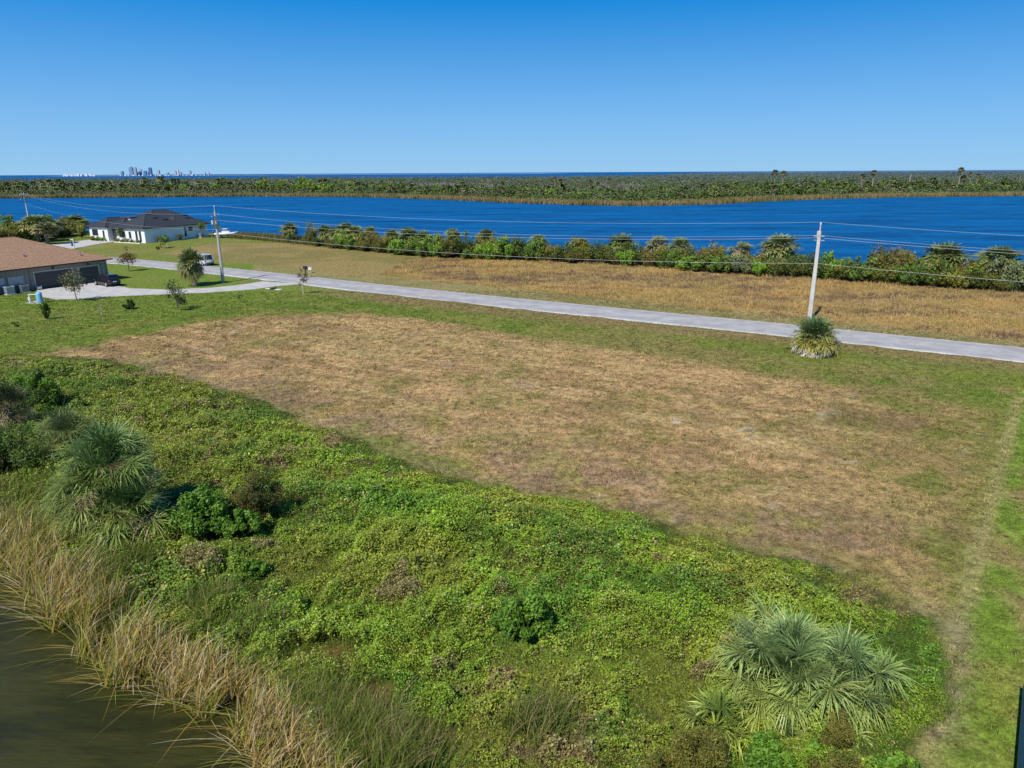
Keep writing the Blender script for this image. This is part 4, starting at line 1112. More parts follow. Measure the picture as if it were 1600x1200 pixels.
for i, (px, by, w, hgt) in enumerate(BT):
    x, y = G(px, by); s = y / 480
    place(FB[('dark', 'green', 'dark', 'grey')[i % 4]], (x, y, 0), i * 1.3, f'broad tree rising over the far shore shrubs, {ordn(i if px else i, 40)} of them' if False else f'{("dark", "mid green", "dark", "greyish")[i % 4]} broad crowned tree rising over the far shore shrubs', 'broad trees of the far lake shore', (w * s, w * .8 * s, hgt * s / 1.3))
x, y = G(1515, 299)
place(FB['bright'], (x, y, 0), 1, 'very wide bright green bush low on the far shore at the right', None, (12, 5, 4.6))
for i, (px, by, w, hgt, lab) in enumerate([(1226, 300, 8, 9.0, 'large dark tree on the far shore beside the tallest palm'), (1291, 294, 6.5, 9.5, 'dark upright tree on the far shore, fourth hundred metres right of the peninsula'), (1480, 296, 6, 6.5, 'dark bushy tree on the far shore left of the bright wide bush'), (1180, 303, 9, 8, 'dark rounded tree above the right end of the peninsula')]):
    x, y = G(px, by); lab = lab.replace(', fourth hundred metres right of the peninsula', ' right of the large dark tree')
    place(FB['dark'], (x, y, 0), i, lab, None, (w, w * .8, hgt / 1.3))
# tall palms and snags standing over the far woodland
tall = far_palm(720, 10, (.33, .27, .21), 24, .35, (.10, .105, .05))
TP = [(785, 284, 303), (838, 283, 304), (862, 281, 301), (867, 276, 300), (875, 280, 304), (902, 284, 305), (921, 281, 305), (934, 284, 304), (951, 279, 302), (1208, 266, 300), (1222, 267, 296), (1345, 272, 298), (1362, 266, 296), (1497, 262, 294), (1514, 269, 292), (1525, 272, 293)]
for i, (px, top, by) in enumerate(TP):
    x, y = G(px, by); dz = math.tan(PITCH - math.atan((600 - top + (px - 800) * -math.tan(ROLL)) / 1109)) * y
    hg = 16 - dz
    place(tall, (x, y, 0), i * 1.7, f'tall bare-trunked palm above the far woodland, {ordn(i, len(TP))} of them', 'tall palms over the far woodland', (hg / 11 * 1.25,) * 2 + (hg / 11.2,))
for i, (px, top, by, lab) in enumerate([(962, 281, 302, 'dark broken palm trunk without a crown on the far shore'), (1420, 272, 290, 'pale leaning palm trunk without a crown on the far shore'), (1591, 271, 292, 'grey dead trunk at the right end of the far shore')]):
    x, y = G(px, by); dz = math.tan(PITCH - math.atan((600 - top + (px - 800) * -math.tan(ROLL)) / 1109)) * y
    t = thing('dead_palm', lab, 'dead tree', (x, y, 0)); m = MB(); hg = 16 - dz
    m.tube([(0, 0, -.3), (.15, 0, hg * .5), ((.0, .9, .2)[i], 0, hg)], [.55, .5, .4], 6, ((.12, .09, .07), (.36, .30, .22), (.2, .17, .15))[i])
    m.tube([(.1, 0, hg * .8), (.5, .1, hg * .9)], [.2, .12], 5, (.2, .17, .14))
    m.build('trunk', M_bark, t)
def dead_tree(seed):
    r = RS(seed); t = thing('dead_tree', 'x', 'dead tree'); m = MB()
    m.tube([(0, 0, -.3), (0, 0, 3.5)], [.25, .15], 5, (.3, .27, .25))
    for i in range(60):
        a = r.uniform(0, 6.28); e = r.uniform(.3, 1.2); l = r.uniform(2, 4.4); z0 = r.uniform(.8, 3.2)
        p = (math.cos(a) * math.cos(e) * l, math.sin(a) * math.cos(e) * l, z0 + math.sin(e) * l * .9)
        m.tube([(0, 0, z0), (p[0] * .5, p[1] * .5, (z0 + p[2]) / 2 + .2), p], [.11, .09, .05], 4, (.30, .27, .26))
    m.build('branches', M_bark, t); return [t, False]
DT = dead_tree(731)
DL = [(592, 300), (655, 299), (668, 298), (682, 298.5), (692, 297), (706, 298), (714, 297.5), (748, 299), (765, 300), (640, 302), (985, 299), (942, 298), (970, 298), (325, 297), (306, 295), (90, 300), (40, 302), (1000, 300)]
for i, (px, by) in enumerate(DL):
    x, y = G(px, by); s = y / 520
    place(DT, (x, y, 0), i * 2.1, 'bare grey leafless tree among the far shore woodland', 'leafless grey trees of the far shore', (1.25 * s, 1.25 * s, 1.0 * s))

# ------------------------------------------------------------------ far city
CY = 9000.0  # building colours below carry a bluish distance haze
def cx(px): return (px - 800) / 1109 * CY * math.cos(PITCH)
PXM = CY * math.cos(PITCH) / 1109
CB = [(191.6, 195, 266.4, (.16, .27, .40), 'short slate blue block left of the tallest skyline towers'), (201, 206.5, 259.8, (.20, .33, .48), 'tallest grey-blue tower of the distant skyline'), (208, 212.5, 267.2, (.13, .24, .36), 'low dark blue block between the two tallest skyline towers'),
      (212.8, 216, 260.5, (.34, .42, .52), 'pale tower with dark top right of the tallest skyline tower'), (216.2, 219.6, 263.2, (.45, .52, .60), 'stepped pale block attached to the dark topped skyline tower'), (223, 226, 267.6, (.50, .55, .62), 'short pale block in the gap between skyline towers'),
      (227, 231.2, 265.9, (.10, .24, .44), 'deep blue glass block left of the dark blue skyline tower'), (231.4, 236, 261, (.08, .20, .40), 'dark blue tower at the right of the main skyline group'), (240.2, 243.6, 266.5, (.55, .58, .64), 'pale apartment tower just right of the dark blue skyline tower'),
      (248.6, 251.6, 265, (.42, .48, .56), 'slim grey tower standing alone right of the main skyline group'), (259.5, 262, 268.8, (.25, .36, .48), 'small blue block between the slim grey tower and the white tower'), (270.5, 274.6, 265, (.68, .70, .74), 'white tower in the right hand skyline group'),
      (275.6, 277.6, 265.8, (.50, .50, .55), 'thin grey tower touching the white skyline tower'), (279.4, 281.8, 268, (.48, .46, .52), 'small greyish tower right of the white skyline tower'), (291.6, 294, 266, (.30, .40, .52), 'thin blue tower at the right end of the skyline'),
      (321, 323, 269, (.55, .48, .50), 'small pinkish tower far right of the skyline'), (324.5, 326, 269.3, (.55, .52, .54), 'small pale tower farthest right of the skyline'), (197, 199.5, 267.5, (.62, .63, .68), 'low whitish block against the left foot of the tallest tower')]
for i, (x0, x1, top, colr, lab) in enumerate(CB):
    hgt = (273.6 - top) * PXM * 1.0; wid = (x1 - x0) * PXM
    t = thing('city_tower', lab, 'tower', (cx((x0 + x1) / 2), CY + (i % 3) * 60, -1), group='towers of the distant skyline')
    m = MB(); c = np.array(colr)
    m.box((-wid / 2, -12, 0), (wid / 2, 12, hgt * .9), c); m.build('tower_body', M_city, t)
    m = MB(); m.box((-wid * (.3 if i % 2 else .42), -9, hgt * .9), (wid * .42, 9, hgt), c * .8); m.build('roof_crown', M_city, t)
    m = MB()
    nb = max(3, int(hgt / 12))
    for k in range(nb):
        z = hgt * .88 * (k + .6) / nb
        m.box((-wid / 2 - .3, -12.3, z), (wid / 2 + .3, 12.3, z + hgt * .3 / nb), c * .72)
    m.build('window_band', M_city, t)
rng = RS(41)
lows = []
for k in range(46):
    px = 108 + k * 1.9 if k < 26 else (196 + (k - 26) * 6.8)
    lows.append((px + rng.uniform(-.8, .8), rng.uniform(1.4, 4.2) if px < 150 else rng.uniform(.8, 2.4), rng.uniform(1.4, 3.2)))
pl = None
for px, hp, wp in lows:
    if pl is None:
        pl = thing('low_building', 'low pale building at the foot of the distant skyline', 'building', (cx(px), CY - 80, -1), group='low pale buildings of the distant waterfront')
        m = MB(); m.box((-.5, -8, 0), (.5, 8, .85), (.66, .69, .74)); m.build('wall', M_city, pl)
        m = MB(); m.face([(-.55, -8.5, .85), (.55, -8.5, .85), (0, -8.5, 1.05)], (.62, .6, .62)); m.add([(-.55, -8.5, .852), (.55, -8.5, .852), (.55, 8.5, .852), (-.55, 8.5, .852), (0, -8.5, 1.052), (0, 8.5, 1.052)], Q=[(0, 3, 5, 4), (1, 4, 5, 2)], C=(.6, .58, .6)); m.build('roof', M_city, pl)
        pl.scale = (wp * PXM, 1, hp * PXM)
    else:
        dup(pl, (cx(px), CY - 80 + rng.uniform(-20, 20), -1), 0, None, None, (wp * PXM, 1, hp * PXM))
def coast(name, pts, z1, col, y):
    m = MB(); r = RS(len(pts)); n = 260
    xs = np.linspace(cx(pts[0]), cx(pts[1]), n)
    zt = z1 * (.35 + .65 * fbm(xs, xs * 0, 260, 4, 5)) * np.clip(np.minimum(np.arange(n), n - 1 - np.arange(n)) / 25, 0, 1)
    V = np.concatenate([np.stack([xs, np.full(n, y), np.full(n, -1.5)], 1), np.stack([xs, np.full(n, y), zt], 1), np.stack([xs, np.full(n, y + 400), zt * .8 - 1], 1)])
    i = np.arange(n - 1); Q = np.concatenate([np.stack([i, i + 1, n + i + 1, n + i], 1), np.stack([n + i, n + i + 1, 2 * n + i + 1, 2 * n + i], 1)])
    m.add(V, Q=Q, C=np.tile(np.array(col), (3 * n, 1)) * r.uniform(.8, 1.2, (3 * n, 1)))
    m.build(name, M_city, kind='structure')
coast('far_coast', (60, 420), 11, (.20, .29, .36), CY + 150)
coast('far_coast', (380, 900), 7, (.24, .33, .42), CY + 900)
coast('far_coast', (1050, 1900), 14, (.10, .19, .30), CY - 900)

# ------------------------------------------------------------------ houses
def hip(m, x0, x1, y0, y1, z0, slope, C, oh=.6, along='x', th=.16, fascia=(.05, .05, .055)):
    """hip roof over the rectangle, ridge along the long side; returns ridge height"""
    x0 -= oh; x1 += oh; y0 -= oh; y1 += oh
    if along == 'x':
        hw = (y1 - y0) / 2; zr = z0 + hw * slope; a = (x0 + hw, (y0 + y1) / 2, zr); b = (x1 - hw, (y0 + y1) / 2, zr)
        if b[0] < a[0]: a = b = ((x0 + x1) / 2, (y0 + y1) / 2, zr)
    else:
        hw = (x1 - x0) / 2; zr = z0 + hw * slope; a = ((x0 + x1) / 2, y0 + hw, zr); b = ((x0 + x1) / 2, y1 - hw, zr)
    c = [(x0, y0, z0), (x1, y0, z0), (x1, y1, z0), (x0, y1, z0)]
    if along == 'x':
        F = [[c[0], c[1], b, a], [c[1], c[2], b], [c[2], c[3], a, b], [c[3], c[0], a]]
    else:
        F = [[c[0], c[1], a], [c[1], c[2], b, a], [c[2], c[3], b], [c[3], c[0], a, b]]
    for f in F: m.face(f, C)
    d = [(x, y, z - th) for x, y, z in c]
    for i in range(4):
        j = (i + 1) % 4; m.face([d[i], d[j], c[j], c[i]], fascia)
    m.face(d[::-1], np.array(fascia) * 1.5)
    # ridge and hip caps
    for p, q in [(c[0], a), (c[3], a), (c[1], b if along == 'x' else a), (c[2], b), (a, b)]:
        if Vector(p) != Vector(q): m.tube([(p[0], p[1], p[2] + .02), (q[0], q[1], q[2] + .02)], [.07, .07], 5, np.array(C) * .9)
    return zr

def window(parent, m4, w, hgt, panes=2, framecol=(.8, .8, .8), glass=(.03, .04, .055), fw=.07, sill=True):
    """m4 places the window: local x across, z up, y out of the wall"""
    f = MB()
    f.box((-w / 2 - fw, -.03, -fw), (-w / 2, .06, hgt + fw), framecol); f.box((w / 2, -.03, -fw), (w / 2 + fw, .06, hgt + fw), framecol)
    f.box((-w / 2, -.03, hgt), (w / 2, .06, hgt + fw), framecol); f.box((-w / 2, -.03, -fw), (w / 2, .06, 0), framecol)
    for k in range(1, panes):
        xx = -w / 2 + w * k / panes; f.box((xx - .03, -.02, 0), (xx + .03, .05, hgt), framecol)
    o = f.build('window', M_trim, parent); o.matrix_local = m4
    g = MB(); g.box((-w / 2 + .002, -.02, .002), (w / 2 - .002, .02, hgt - .002), glass); g.build('pane', M_glass, o)
    return o
def wm(x, y, z, deg): return Matrix.Translation((x, y, z)) @ Matrix.Rotation(math.radians(deg), 4, 'Z')

# white house: local X runs back along the side wall, local Y along the front
Pw = G(228, 380)
wh = thing('white_house', 'white single storey house with dark hip roofs beside the lake', 'house', (Pw[0], Pw[1], 0), math.atan2(.9, .43))
WHT = (.80, .81, .82)
def wallbox(lo, hi, col=WHT):
    m = MB(); m.box(lo, hi, col); return m.build('wall', M_paint, wh)
wallbox((0, 0, -.3), (11.5, 10, 3.42)); wallbox((11.51, 1.0, -.3), (20, 10, 3.42)); wallbox((1.6, 10.01, -.3), (14, 14, 3.40)); wallbox((.2, 14.01, -.3), (12, 20.5, 3.42)); wallbox((7, 6, 3.43), (19, 14, 4.75)); wallbox((4.6, 10.3, 3.45), (6.99, 13.2, 5.55))
m = MB(); SD = (.038, .044, .058)
hip(m, 0, 11.5, 0, 10, 3.55, .52, SD); m.build('roof', M_shdark, wh)
m = MB(); hip(m, 9.5, 20, 1.0, 10, 3.5, .46, np.array(SD) * 1.05); m.build('roof', M_shdark, wh)
m = MB(); hip(m, .2, 12, 14, 20.5, 3.55, .5, SD, along='x'); m.build('roof', M_shdark, wh)
m = MB(); hip(m, 1.0, 14, 8.5, 15.5, 3.52, .5, np.array(SD) * .95); m.build('roof', M_shdark, wh)
m = MB(); hip(m, 7, 19, 6, 14, 4.85, .5, np.array(SD) * 1.1); m.build('roof', M_shdark, wh)
m = MB(); m.box((4.2, 9.9, 5.56), (7.4, 13.6, 5.74), (.08, .08, .09)); m.build('roof', M_shdark, wh)
G_ = (.025, .03, .045)
# front face looks towards -X: local window y axis must point to -X -> rotate by 90 deg
def fw_(y, x, z, w, hgt, panes=2, **kw): return window(wh, wm(x, y, z, 90), w, hgt, panes, **kw)
fw_(18.4, .2, 1.35, 2.0, 1.35, 3, framecol=(.06, .06, .07)); fw_(15.2, .2, .9, .7, 1.7, 1, framecol=(.7, .7, .7))
fw_(8.0, 0, 1.3, 2.0, 1.3, 3, framecol=(.06, .06, .07)); fw_(5.2, 0, .9, .8, 1.7, 1, framecol=(.6, .6, .62)); fw_(2.9, 0, .4, .6, 2.3, 1, framecol=(.05, .05, .06)); fw_(1.6, 0, .4, .6, 2.3, 1, framecol=(.05, .05, .06))
fw_(11.7, 4.6, 4.1, 1.7, .95, 2, framecol=(.85, .85, .85), fw=.25)
def sw_(x, y, z, w, hgt, **kw): return window(wh, wm(x, y, z, 180), w, hgt, 1, framecol=(.06, .06, .07), **kw)
sw_(12.4, 1.0, .7, 1.1, 2.1); sw_(14.4, 1.0, 2.0, 1.1, .8); sw_(18.2, 1.0, 2.0, 1.3, .8)
m = MB()
for k in range(4): m.box((1.50, 10.5, .02 + k * .6), (1.58, 13.5, .57 + k * .6), (.045, .045, .055))
m.build('garage_door', M_trim, wh)
m = MB(); m.box((1.46, 10.1, 2.45), (1.6, 13.9, 2.9), (.03, .03, .035)); m.build('lintel', M_trim, wh)
m = MB(); m.box((.15, 10.02, -.2), (1.59, 10.42, 3.3), WHT); m.build('column', M_paint, wh)
m = MB(); m.box((.15, 13.58, -.2), (1.59, 13.98, 3.3), WHT); m.build('column', M_paint, wh)
for (x, y, r_) in ((6, 3.2, 1), (8.2, 2.2, 1), (15.5, 3.6, 1)):
    m = MB(); z = 3.55 + (y + .6) * .50; m.box((x - .7, y - .2, z - .05), (x + .7, y + .25, z + .22), (.03, .03, .035)); m.build('roof_vent', M_trim, wh)
# white kerb of the planting bed
m = MB(); m.box((-1.5, .2, -.02), (-1.3, 9.6, .16), (.75, .74, .72)); m.build('bed_kerb', M_conc, wh)
whm = wh.matrix_basis.copy(); whm = Matrix.Translation(wh.location) @ Euler(wh.rotation_euler).to_matrix().to_4x4()
def whp(x, y): p = whm @ Vector((x, y, 0)); return (p.x, p.y, 0)
WS = [(-.8, 9.0, .5, .9, 'yellow', 'yellow-green shrub at the driveway end of the white house bed'), (-.8, 7.4, .6, .8, 'green', 'green shrub under the triple window of the white house'), (-.8, 5.6, .6, .95, 'yellow', 'yellow-green shrub in the middle of the white house bed'), (-.8, 3.8, .6, .9, 'green', 'green shrub left of the narrow windows of the white house'), (-.8, 1.8, .6, 1.0, 'bright', 'bright shrub under the narrow windows of the white house'),
      (-.6, 18.6, .8, 1.1, 'yellow', 'yellow-green shrub below the left wing window of the white house'), (-.6, 16.6, .8, 1.2, 'green', 'green shrub by the left wing corner of the white house'), (-.6, 15.0, .7, 1.3, 'bright', 'bright shrub beside the dark garage door of the white house'),
      (3.0, -1.2, .6, 2.0, 'olive', 'dull shrub near the front corner of the white house side wall'), (4.8, -1.2, .7, 1.9, 'grey', 'grey-green shrub along the white house side wall'), (9.0, -1.3, .7, 2.1, 'brown', 'reddish twiggy shrub against the white house side wall')]
for x, y, r_, hg, k, lab in WS:
    place(bush_protos[(k, 1)], whp(x, y), rng.uniform(0, 6), lab, 'shrubs round the white house', (r_ * 1.15, r_ * 1.15, hg / 1.3))
for (x, y, hg, lab, sd) in ((-1.0, 7.9, 3.2, 'slim dark young tree in front of the triple window of the white house', 421), (15.8, -1.0, 4.0, 'young green tree against the recessed side wall of the white house', 422), (21.2, -.6, 3.8, 'young tree at the lake end of the white house', 423)):
    sapling(lab, whp(x, y), sd, h=hg, cr=.9, nl=520, leaf=.26, pal=DARK if sd == 421 else GREEN, trunk_r=.06, th=.45)
# air conditioner
def ac_unit(lab, loc, rz, col=(.30, .31, .32), s=1.0):
    t = thing('air_conditioner', lab, 'air conditioner', loc, rz, scale=s)
    m = MB(); m.box((-.42, -.42, .08), (.42, .42, .86), col)
    m.build('casing', M_metal, t)
    m = MB()
    for k in range(9):
        z = .16 + k * .075
        for sx in (-1, 1):
            m.box((-.38, sx * .425 - .012, z), (.38, sx * .425 + .012, z + .03), np.array(col) * .45); m.box((sx * .425 - .012, -.38, z), (sx * .425 + .012, .38, z + .03), np.array(col) * .45)
    m.build('grille', M_metal, t)
    m = MB(); m.box((-.46, -.46, .862), (.46, .46, .92), np.array(col) * 1.3); m.tube([(0, 0, .922), (0, 0, .95)], [.33, .33], 16, (.06, .06, .065)); m.build('fan_top', M_metal, t)
    m = MB(); m.box((-.55, -.55, -.1), (.55, .55, .078), (.5, .49, .47)); m.build('pad', M_conc, t)
ac_unit('grey air conditioner beside the white house side wall', whp(16.6, -.2), wh.rotation_euler[2], (.42, .43, .44), 1.2)

# brown roofed house: local X along the garage front towards the near end, local Y out of the front
Pb = G(171, 437.5); wv = (-.480, -.877)
bh = thing('brown_roofed_house', 'long beige house with brown shingle hip roof and two dark garage doors', 'house', (Pb[0], Pb[1], 0), math.atan2(wv[1], wv[0]))
BE = (.275, .245, .205)
m = MB(); m.box((0, -17, -.3), (26, 0, 3.3), BE)
# board-and-batten relief on the front
for k in range(0, 52):
    x = .25 + k * .5
    if 1.2 < x < 4.9 or 5.2 < x < 11.4: m.box((x - .025, 0.001, 2.75), (x + .025, .03, 3.2), np.array(BE) * 1.05)
    else: m.box((x - .025, 0.001, .0), (x + .025, .03, 3.2), np.array(BE) * 1.05)
m.build('wall', M_paint, bh)
SH = (.33, .200, .130)
m = MB(); hip(m, 0, 27, -17, 0, 3.36, .40, SH, oh=.7, fascia=(.055, .04, .035)); m.build('roof', M_shing, bh)
m = MB(); m.box((9.5, -30, -.3), (27, -17.01, 3.3), BE); m.build('wall', M_paint, bh)
m = MB(); hip(m, 9.0, 27, -31, -8, 3.4, .36, np.array(SH) * .97, oh=.6, along='y' if False else 'x', fascia=(.055, .04, .035)); m.build('roof', M_shing, bh)
def gdoor(x0, x1):
    f = MB(); tc = (.47, .43, .38)
    f.box((x0 - .16, -.02, -.05), (x0, .07, 2.62), tc); f.box((x1, -.02, -.05), (x1 + .16, .07, 2.62), tc); f.box((x0, -.02, 2.45), (x1, .07, 2.62), tc)
    o = f.build('garage_door', M_trim, bh)
    d = MB(); n = int((x1 - x0) / .8)
    for r_ in range(4):
        d.box((x0 + .003, -.018, .01 + r_ * .61), (x1 - .003, .012, .60 + r_ * .61), (.052, .048, .050))
        for k in range(n):
            a = x0 + (x1 - x0) * (k + .12) / n; b = x0 + (x1 - x0) * (k + .88) / n
            d.box((a, .012, .1 + r_ * .61), (b, .024, .5 + r_ * .61), (.06, .056, .058))
    d.build('door_panel', M_trim, o)
    l = MB(); xm = (x0 + x1) / 2; l.box((xm - .12, .03, 2.72), (xm + .12, .22, 2.98), (.03, .03, .03)); l.build('wall_lamp', M_metal, bh)
gdoor(1.5, 4.55); gdoor(5.6, 11.0)
for (x, w, p) in ((13.6, 1.9, 3), (15.8, 1.3, 2)):
    window(bh, wm(x, .035, 1.15, 0), w, 1.0, p, framecol=(.55, .55, .54), glass=(.20, .28, .33))
m = MB(); m.tube([(.75, .1, 3.2), (.75, .1, .1)], [.05, .05], 6, (.52, .48, .43)); m.build('downspout', M_trim, bh)
m = MB(); m.tube([(11.6, .1, 3.2), (11.6, .1, .1)], [.05, .05], 6, (.30, .27, .23)); m.build('downspout', M_trim, bh)
for (x, y) in ((10.6, -2.6), (3.2, -1.2)):
    m = MB(); z = 3.36 + (.7 - y) * .40; m.tube([(x, y, z - .1), (x, y, z + .28)], [.14, .12], 8, (.35, .35, .36)); m.tube([(x, y, z + .28), (x, y, z + .36)], [.2, .06], 8, (.3, .3, .31)); m.build('roof_vent', M_metal, bh)
bhm = Matrix.Translation(bh.location) @ Euler(bh.rotation_euler).to_matrix().to_4x4()
def bhp(x, y): p = bhm @ Vector((x, y, 0)); return (p.x, p.y, 0)
ac_unit('pale air conditioner against the beige house at the left photo edge', bhp(15.2, .9), bh.rotation_euler[2], (.50, .52, .53), 1.25)
ac_unit('darker grey air conditioner between the beige house windows', bhp(13.2, .85), bh.rotation_euler[2], (.26, .27, .28), 1.15)
t = thing('hose_reel', 'small white hose reel at the left foot of the double garage door', 'hose reel', bhp(11.0, .7), bh.rotation_euler[2])
m = MB(); m.tube([(-.25, 0, .32), (.25, 0, .32)], [.2, .2], 12, (.35, .42, .45)); m.build('hose_drum', M_plastic, t)
m = MB()
for s_ in (-.3, .3):
    m.box((s_ - .04, -.28, -.02), (s_ + .04, .28, .06), (.7, .7, .7)); m.box((s_ - .035, -.05, .061), (s_ + .035, .05, .62), (.7, .7, .7))
m.build('stand', M_plastic, t)
# well tank and pump pipe
t = thing('water_tank', 'upright light blue water tank on a small pad on the lawn', 'tank', at(63, 473.5))
m = MB(); pr = [(0, .05), (.30, .06), (.36, .15), (.37, .3), (.37, 1.15), (.34, 1.3), (.22, 1.42), (.06, 1.46)]
m.loft([[(r_ * math.cos(a * PI / 8), r_ * math.sin(a * PI / 8), z) for a in range(16)] for r_, z in pr[1:]], (.20, .46, .66)); m.build('tank_shell', M_plastic, t, smooth=True)
m = MB(); m.box((-1.7, -.6, -.1), (.6, .6, .045), (.48, .46, .42)); m.build('pad', M_conc, t)
m = MB(); m.tube([(-.36, 0, .2), (-.9, 0, .2)], [.04, .04], 6, (.7, .7, .68)); m.build('pipe', M_plastic, t)
t = thing('well_pipe', 'white bent pump pipe frame beside the blue tank', 'pipe', at(50, 474))
m = MB(); m.tube([(-.2, 0, 0), (-.2, 0, 1.15)], [.09, .09], 8, (.72, .72, .70)); m.tube([(-.2, 0, 1.12), (.75, 0, 1.12)], [.05, .05], 6, (.72, .72, .70)); m.tube([(.75, 0, 1.25), (.75, 0, .1)], [.05, .05], 6, (.72, .72, .70)); m.build('pipe_run', M_plastic, t)
m = MB(); m.box((-.34, -.14, .35), (-.06, .14, .75), (.62, .62, .6)); m.build('pump_box', M_plastic, t)

# ------------------------------------------------------------------ vehicles and boat
def car(lab, loc, rz, paint, L=4.7, W=1.9, Hh=1.72, cat='car', glass=(.015, .018, .022)):
    t = thing('parked_car', lab, cat, loc, rz)
    hw = W / 2; hl = L / 2
    def ring(x, w, zb, zt):
        return [(x, -w * .86, zb), (x, -w, zb + .16), (x, -w * 1.0, (zb + zt) / 2), (x, -w * .97, zt - .10), (x, -w * .88, zt), (x, 0, zt + .03), (x, w * .88, zt), (x, w * .97, zt - .10), (x, w, (zb + zt) / 2), (x, w, zb + .16), (x, w * .86, zb)]
    st = [(-hl, hw * .86, .48, .98), (-hl + .1, hw * .95, .34, 1.04), (-hl + .8, hw, .26, 1.06), (0, hw, .24, 1.05), (hl - 1.4, hw, .25, 1.05), (hl - 1.1, hw * .99, .26, 1.02), (hl - .45, hw * .95, .28, .94), (hl - .12, hw * .86, .34, .84), (hl, hw * .72, .45, .72)]
    m = MB(); m.loft([ring(*s_) for s_ in st], paint); m.build('body', M_car, t, smooth=True)
    zt = Hh
    m = MB()
    b = [(-hl + .08, hw * .86), (hl - 1.25, hw * .86)]
    def rr(x0, x1, w, z): return [(x0, -w, z), (x1, -w * .97, z), (x1 + .02, 0, z), (x1, w * .97, z), (x0, w, z), (x0 - .02, 0, z)]
    m.loft([rr(-hl + .1, hl - 1.2, hw * .87, 1.03), rr(-hl + .36, hl - 2.05, hw * .72, zt - .08)], glass); m.build('window', M_glass, t)
    m = MB(); m.loft([rr(-hl + .28, hl - 1.98, hw * .735, zt - .10), rr(-hl + .34, hl - 2.1, hw * .70, zt - .03), rr(-hl + .6, hl - 2.4, hw * .5, zt)], paint); m.build('roof', M_car, t, smooth=False)
    for s_ in (-1, 1):
        for xb, xt in ((-hl + .1, -hl + .34), (-hl + 1.05, -hl + 1.15), (.15, .0), (hl - 1.2, hl - 2.06)):
            m = MB(); m.tube([(xb, s_ * hw * .875, 1.03), (xt, s_ * hw * .735, zt - .09)], [.05, .045], 5, paint); m.build('pillar', M_car, t)
    for sx in (-hl + .85, hl - .9):
        for sy in (-1, 1):
            m = MB(); yy_ = sy * (hw - .10)
            m.tube([(sx, yy_ - .11, .34), (sx, yy_ + .11, .34)], [.34, .34], 18, (.02, .02, .02)); w_ = m.build('wheel', M_rubber, t)
            m = MB(); m.tube([(sx, yy_ + sy * .10, .34), (sx, yy_ + sy * .125, .34)], [.22, .2], 10, (.42, .42, .43)); m.build('rim', M_metal, w_)
    for s_ in (-1, 1):
        m = MB(); m.box((hl - .28, s_ * hw * .62 - .16, .66), (hl - .04, s_ * hw * .62 + .16, .80), (.75, .76, .78)); m.build('headlight', M_glass, t)
        m = MB(); m.box((-hl - .015, s_ * hw * .78 - .12, .82), (-hl + .25, s_ * hw * .78 + .14, 1.0), (.42, .03, .025)); m.build('taillight', M_glass, t)
        m = MB(); m.box((hl - 1.5, s_ * (hw + .10) - .09, 1.02), (hl - 1.35, s_ * (hw + .10) + .09, 1.17), paint); m.build('mirror', M_car, t)
    m = MB(); m.box((-hl - .03, -.26, .66), (-hl + .05, .26, .80), (.72, .72, .70)); m.build('licence_plate', M_trim, t)
    m = MB(); m.box((-hl - .05, -hw * .8, .40), (-hl + .12, hw * .8, .56), (.03, .03, .03)); m.build('bumper', M_plastic, t)
    return t
sx0, sy0 = (-60.75, 106.6)
car('black sport utility vehicle parked on the driveway facing the garage', (sx0, sy0, .065), math.atan2(.56, -.83), (.012, .012, .016))
x, y = G(317, 414.0)
car('silver white van mostly hidden behind the palm beside the road', (x, y, .02), math.atan2(.62, -.78), (.55, .57, .60), L=5.0, W=1.95, Hh=2.05, cat='van')

bx_, by_ = G(354, 371.5)
t = thing('motor_boat', 'white motor boat with windscreen parked on a trailer by the lake reeds', 'boat', (bx_, by_, 0), .12)
def bring(x, w, zb, zt): return [(x, -w, zt), (x, -w * .92, (zb + zt) / 2), (x, -w * .5, zb + .1), (x, 0, zb), (x, w * .5, zb + .1), (x, w * .92, (zb + zt) / 2), (x, w, zt)]
m = MB(); m.loft([bring(-2.8, 1.05, .55, 1.25), bring(-1, 1.15, .5, 1.28), bring(1, 1.08, .52, 1.36), bring(2.2, .72, .68, 1.48), bring(3.0, .06, 1.05, 1.6)], (.78, .79, .80)); m.build('hull', M_plastic, t, smooth=True)
m = MB(); m.box((-.9, -.8, 1.3), (1.0, .8, 1.75), (.78, .79, .8)); m.build('cabin', M_plastic, t)
m = MB(); m.loft([[(-.6, -.78, 1.752), (.9, -.72, 1.752), (.9, .72, 1.752), (-.6, .78, 1.752)], [(-.6, -.7, 2.25), (.3, -.6, 2.25), (.3, .6, 2.25), (-.6, .7, 2.25)]], (.22, .30, .36)); m.build('windscreen', M_glass, t)
m = MB(); m.box((-.8, -.85, 2.252), (.5, .85, 2.34), (.8, .8, .8)); m.build('hardtop', M_plastic, t)
m = MB(); m.box((-3.25, -.2, .7), (-2.85, .2, 1.6), (.06, .06, .07)); m.tube([(-3.05, 0, .7), (-3.05, 0, .2)], [.09, .07], 6, (.06, .06, .07)); m.build('outboard_motor', M_plastic, t)
tr_ = thing('boat_trailer', 'low metal trailer carrying the white motor boat', 'trailer', (bx_, by_, 0), .12)
m = MB()
for s_ in (-1, 1): m.box((-2.6, s_ * .7 - .05, .36), (2.0, s_ * .7 + .05, .48), (.4, .4, .42))
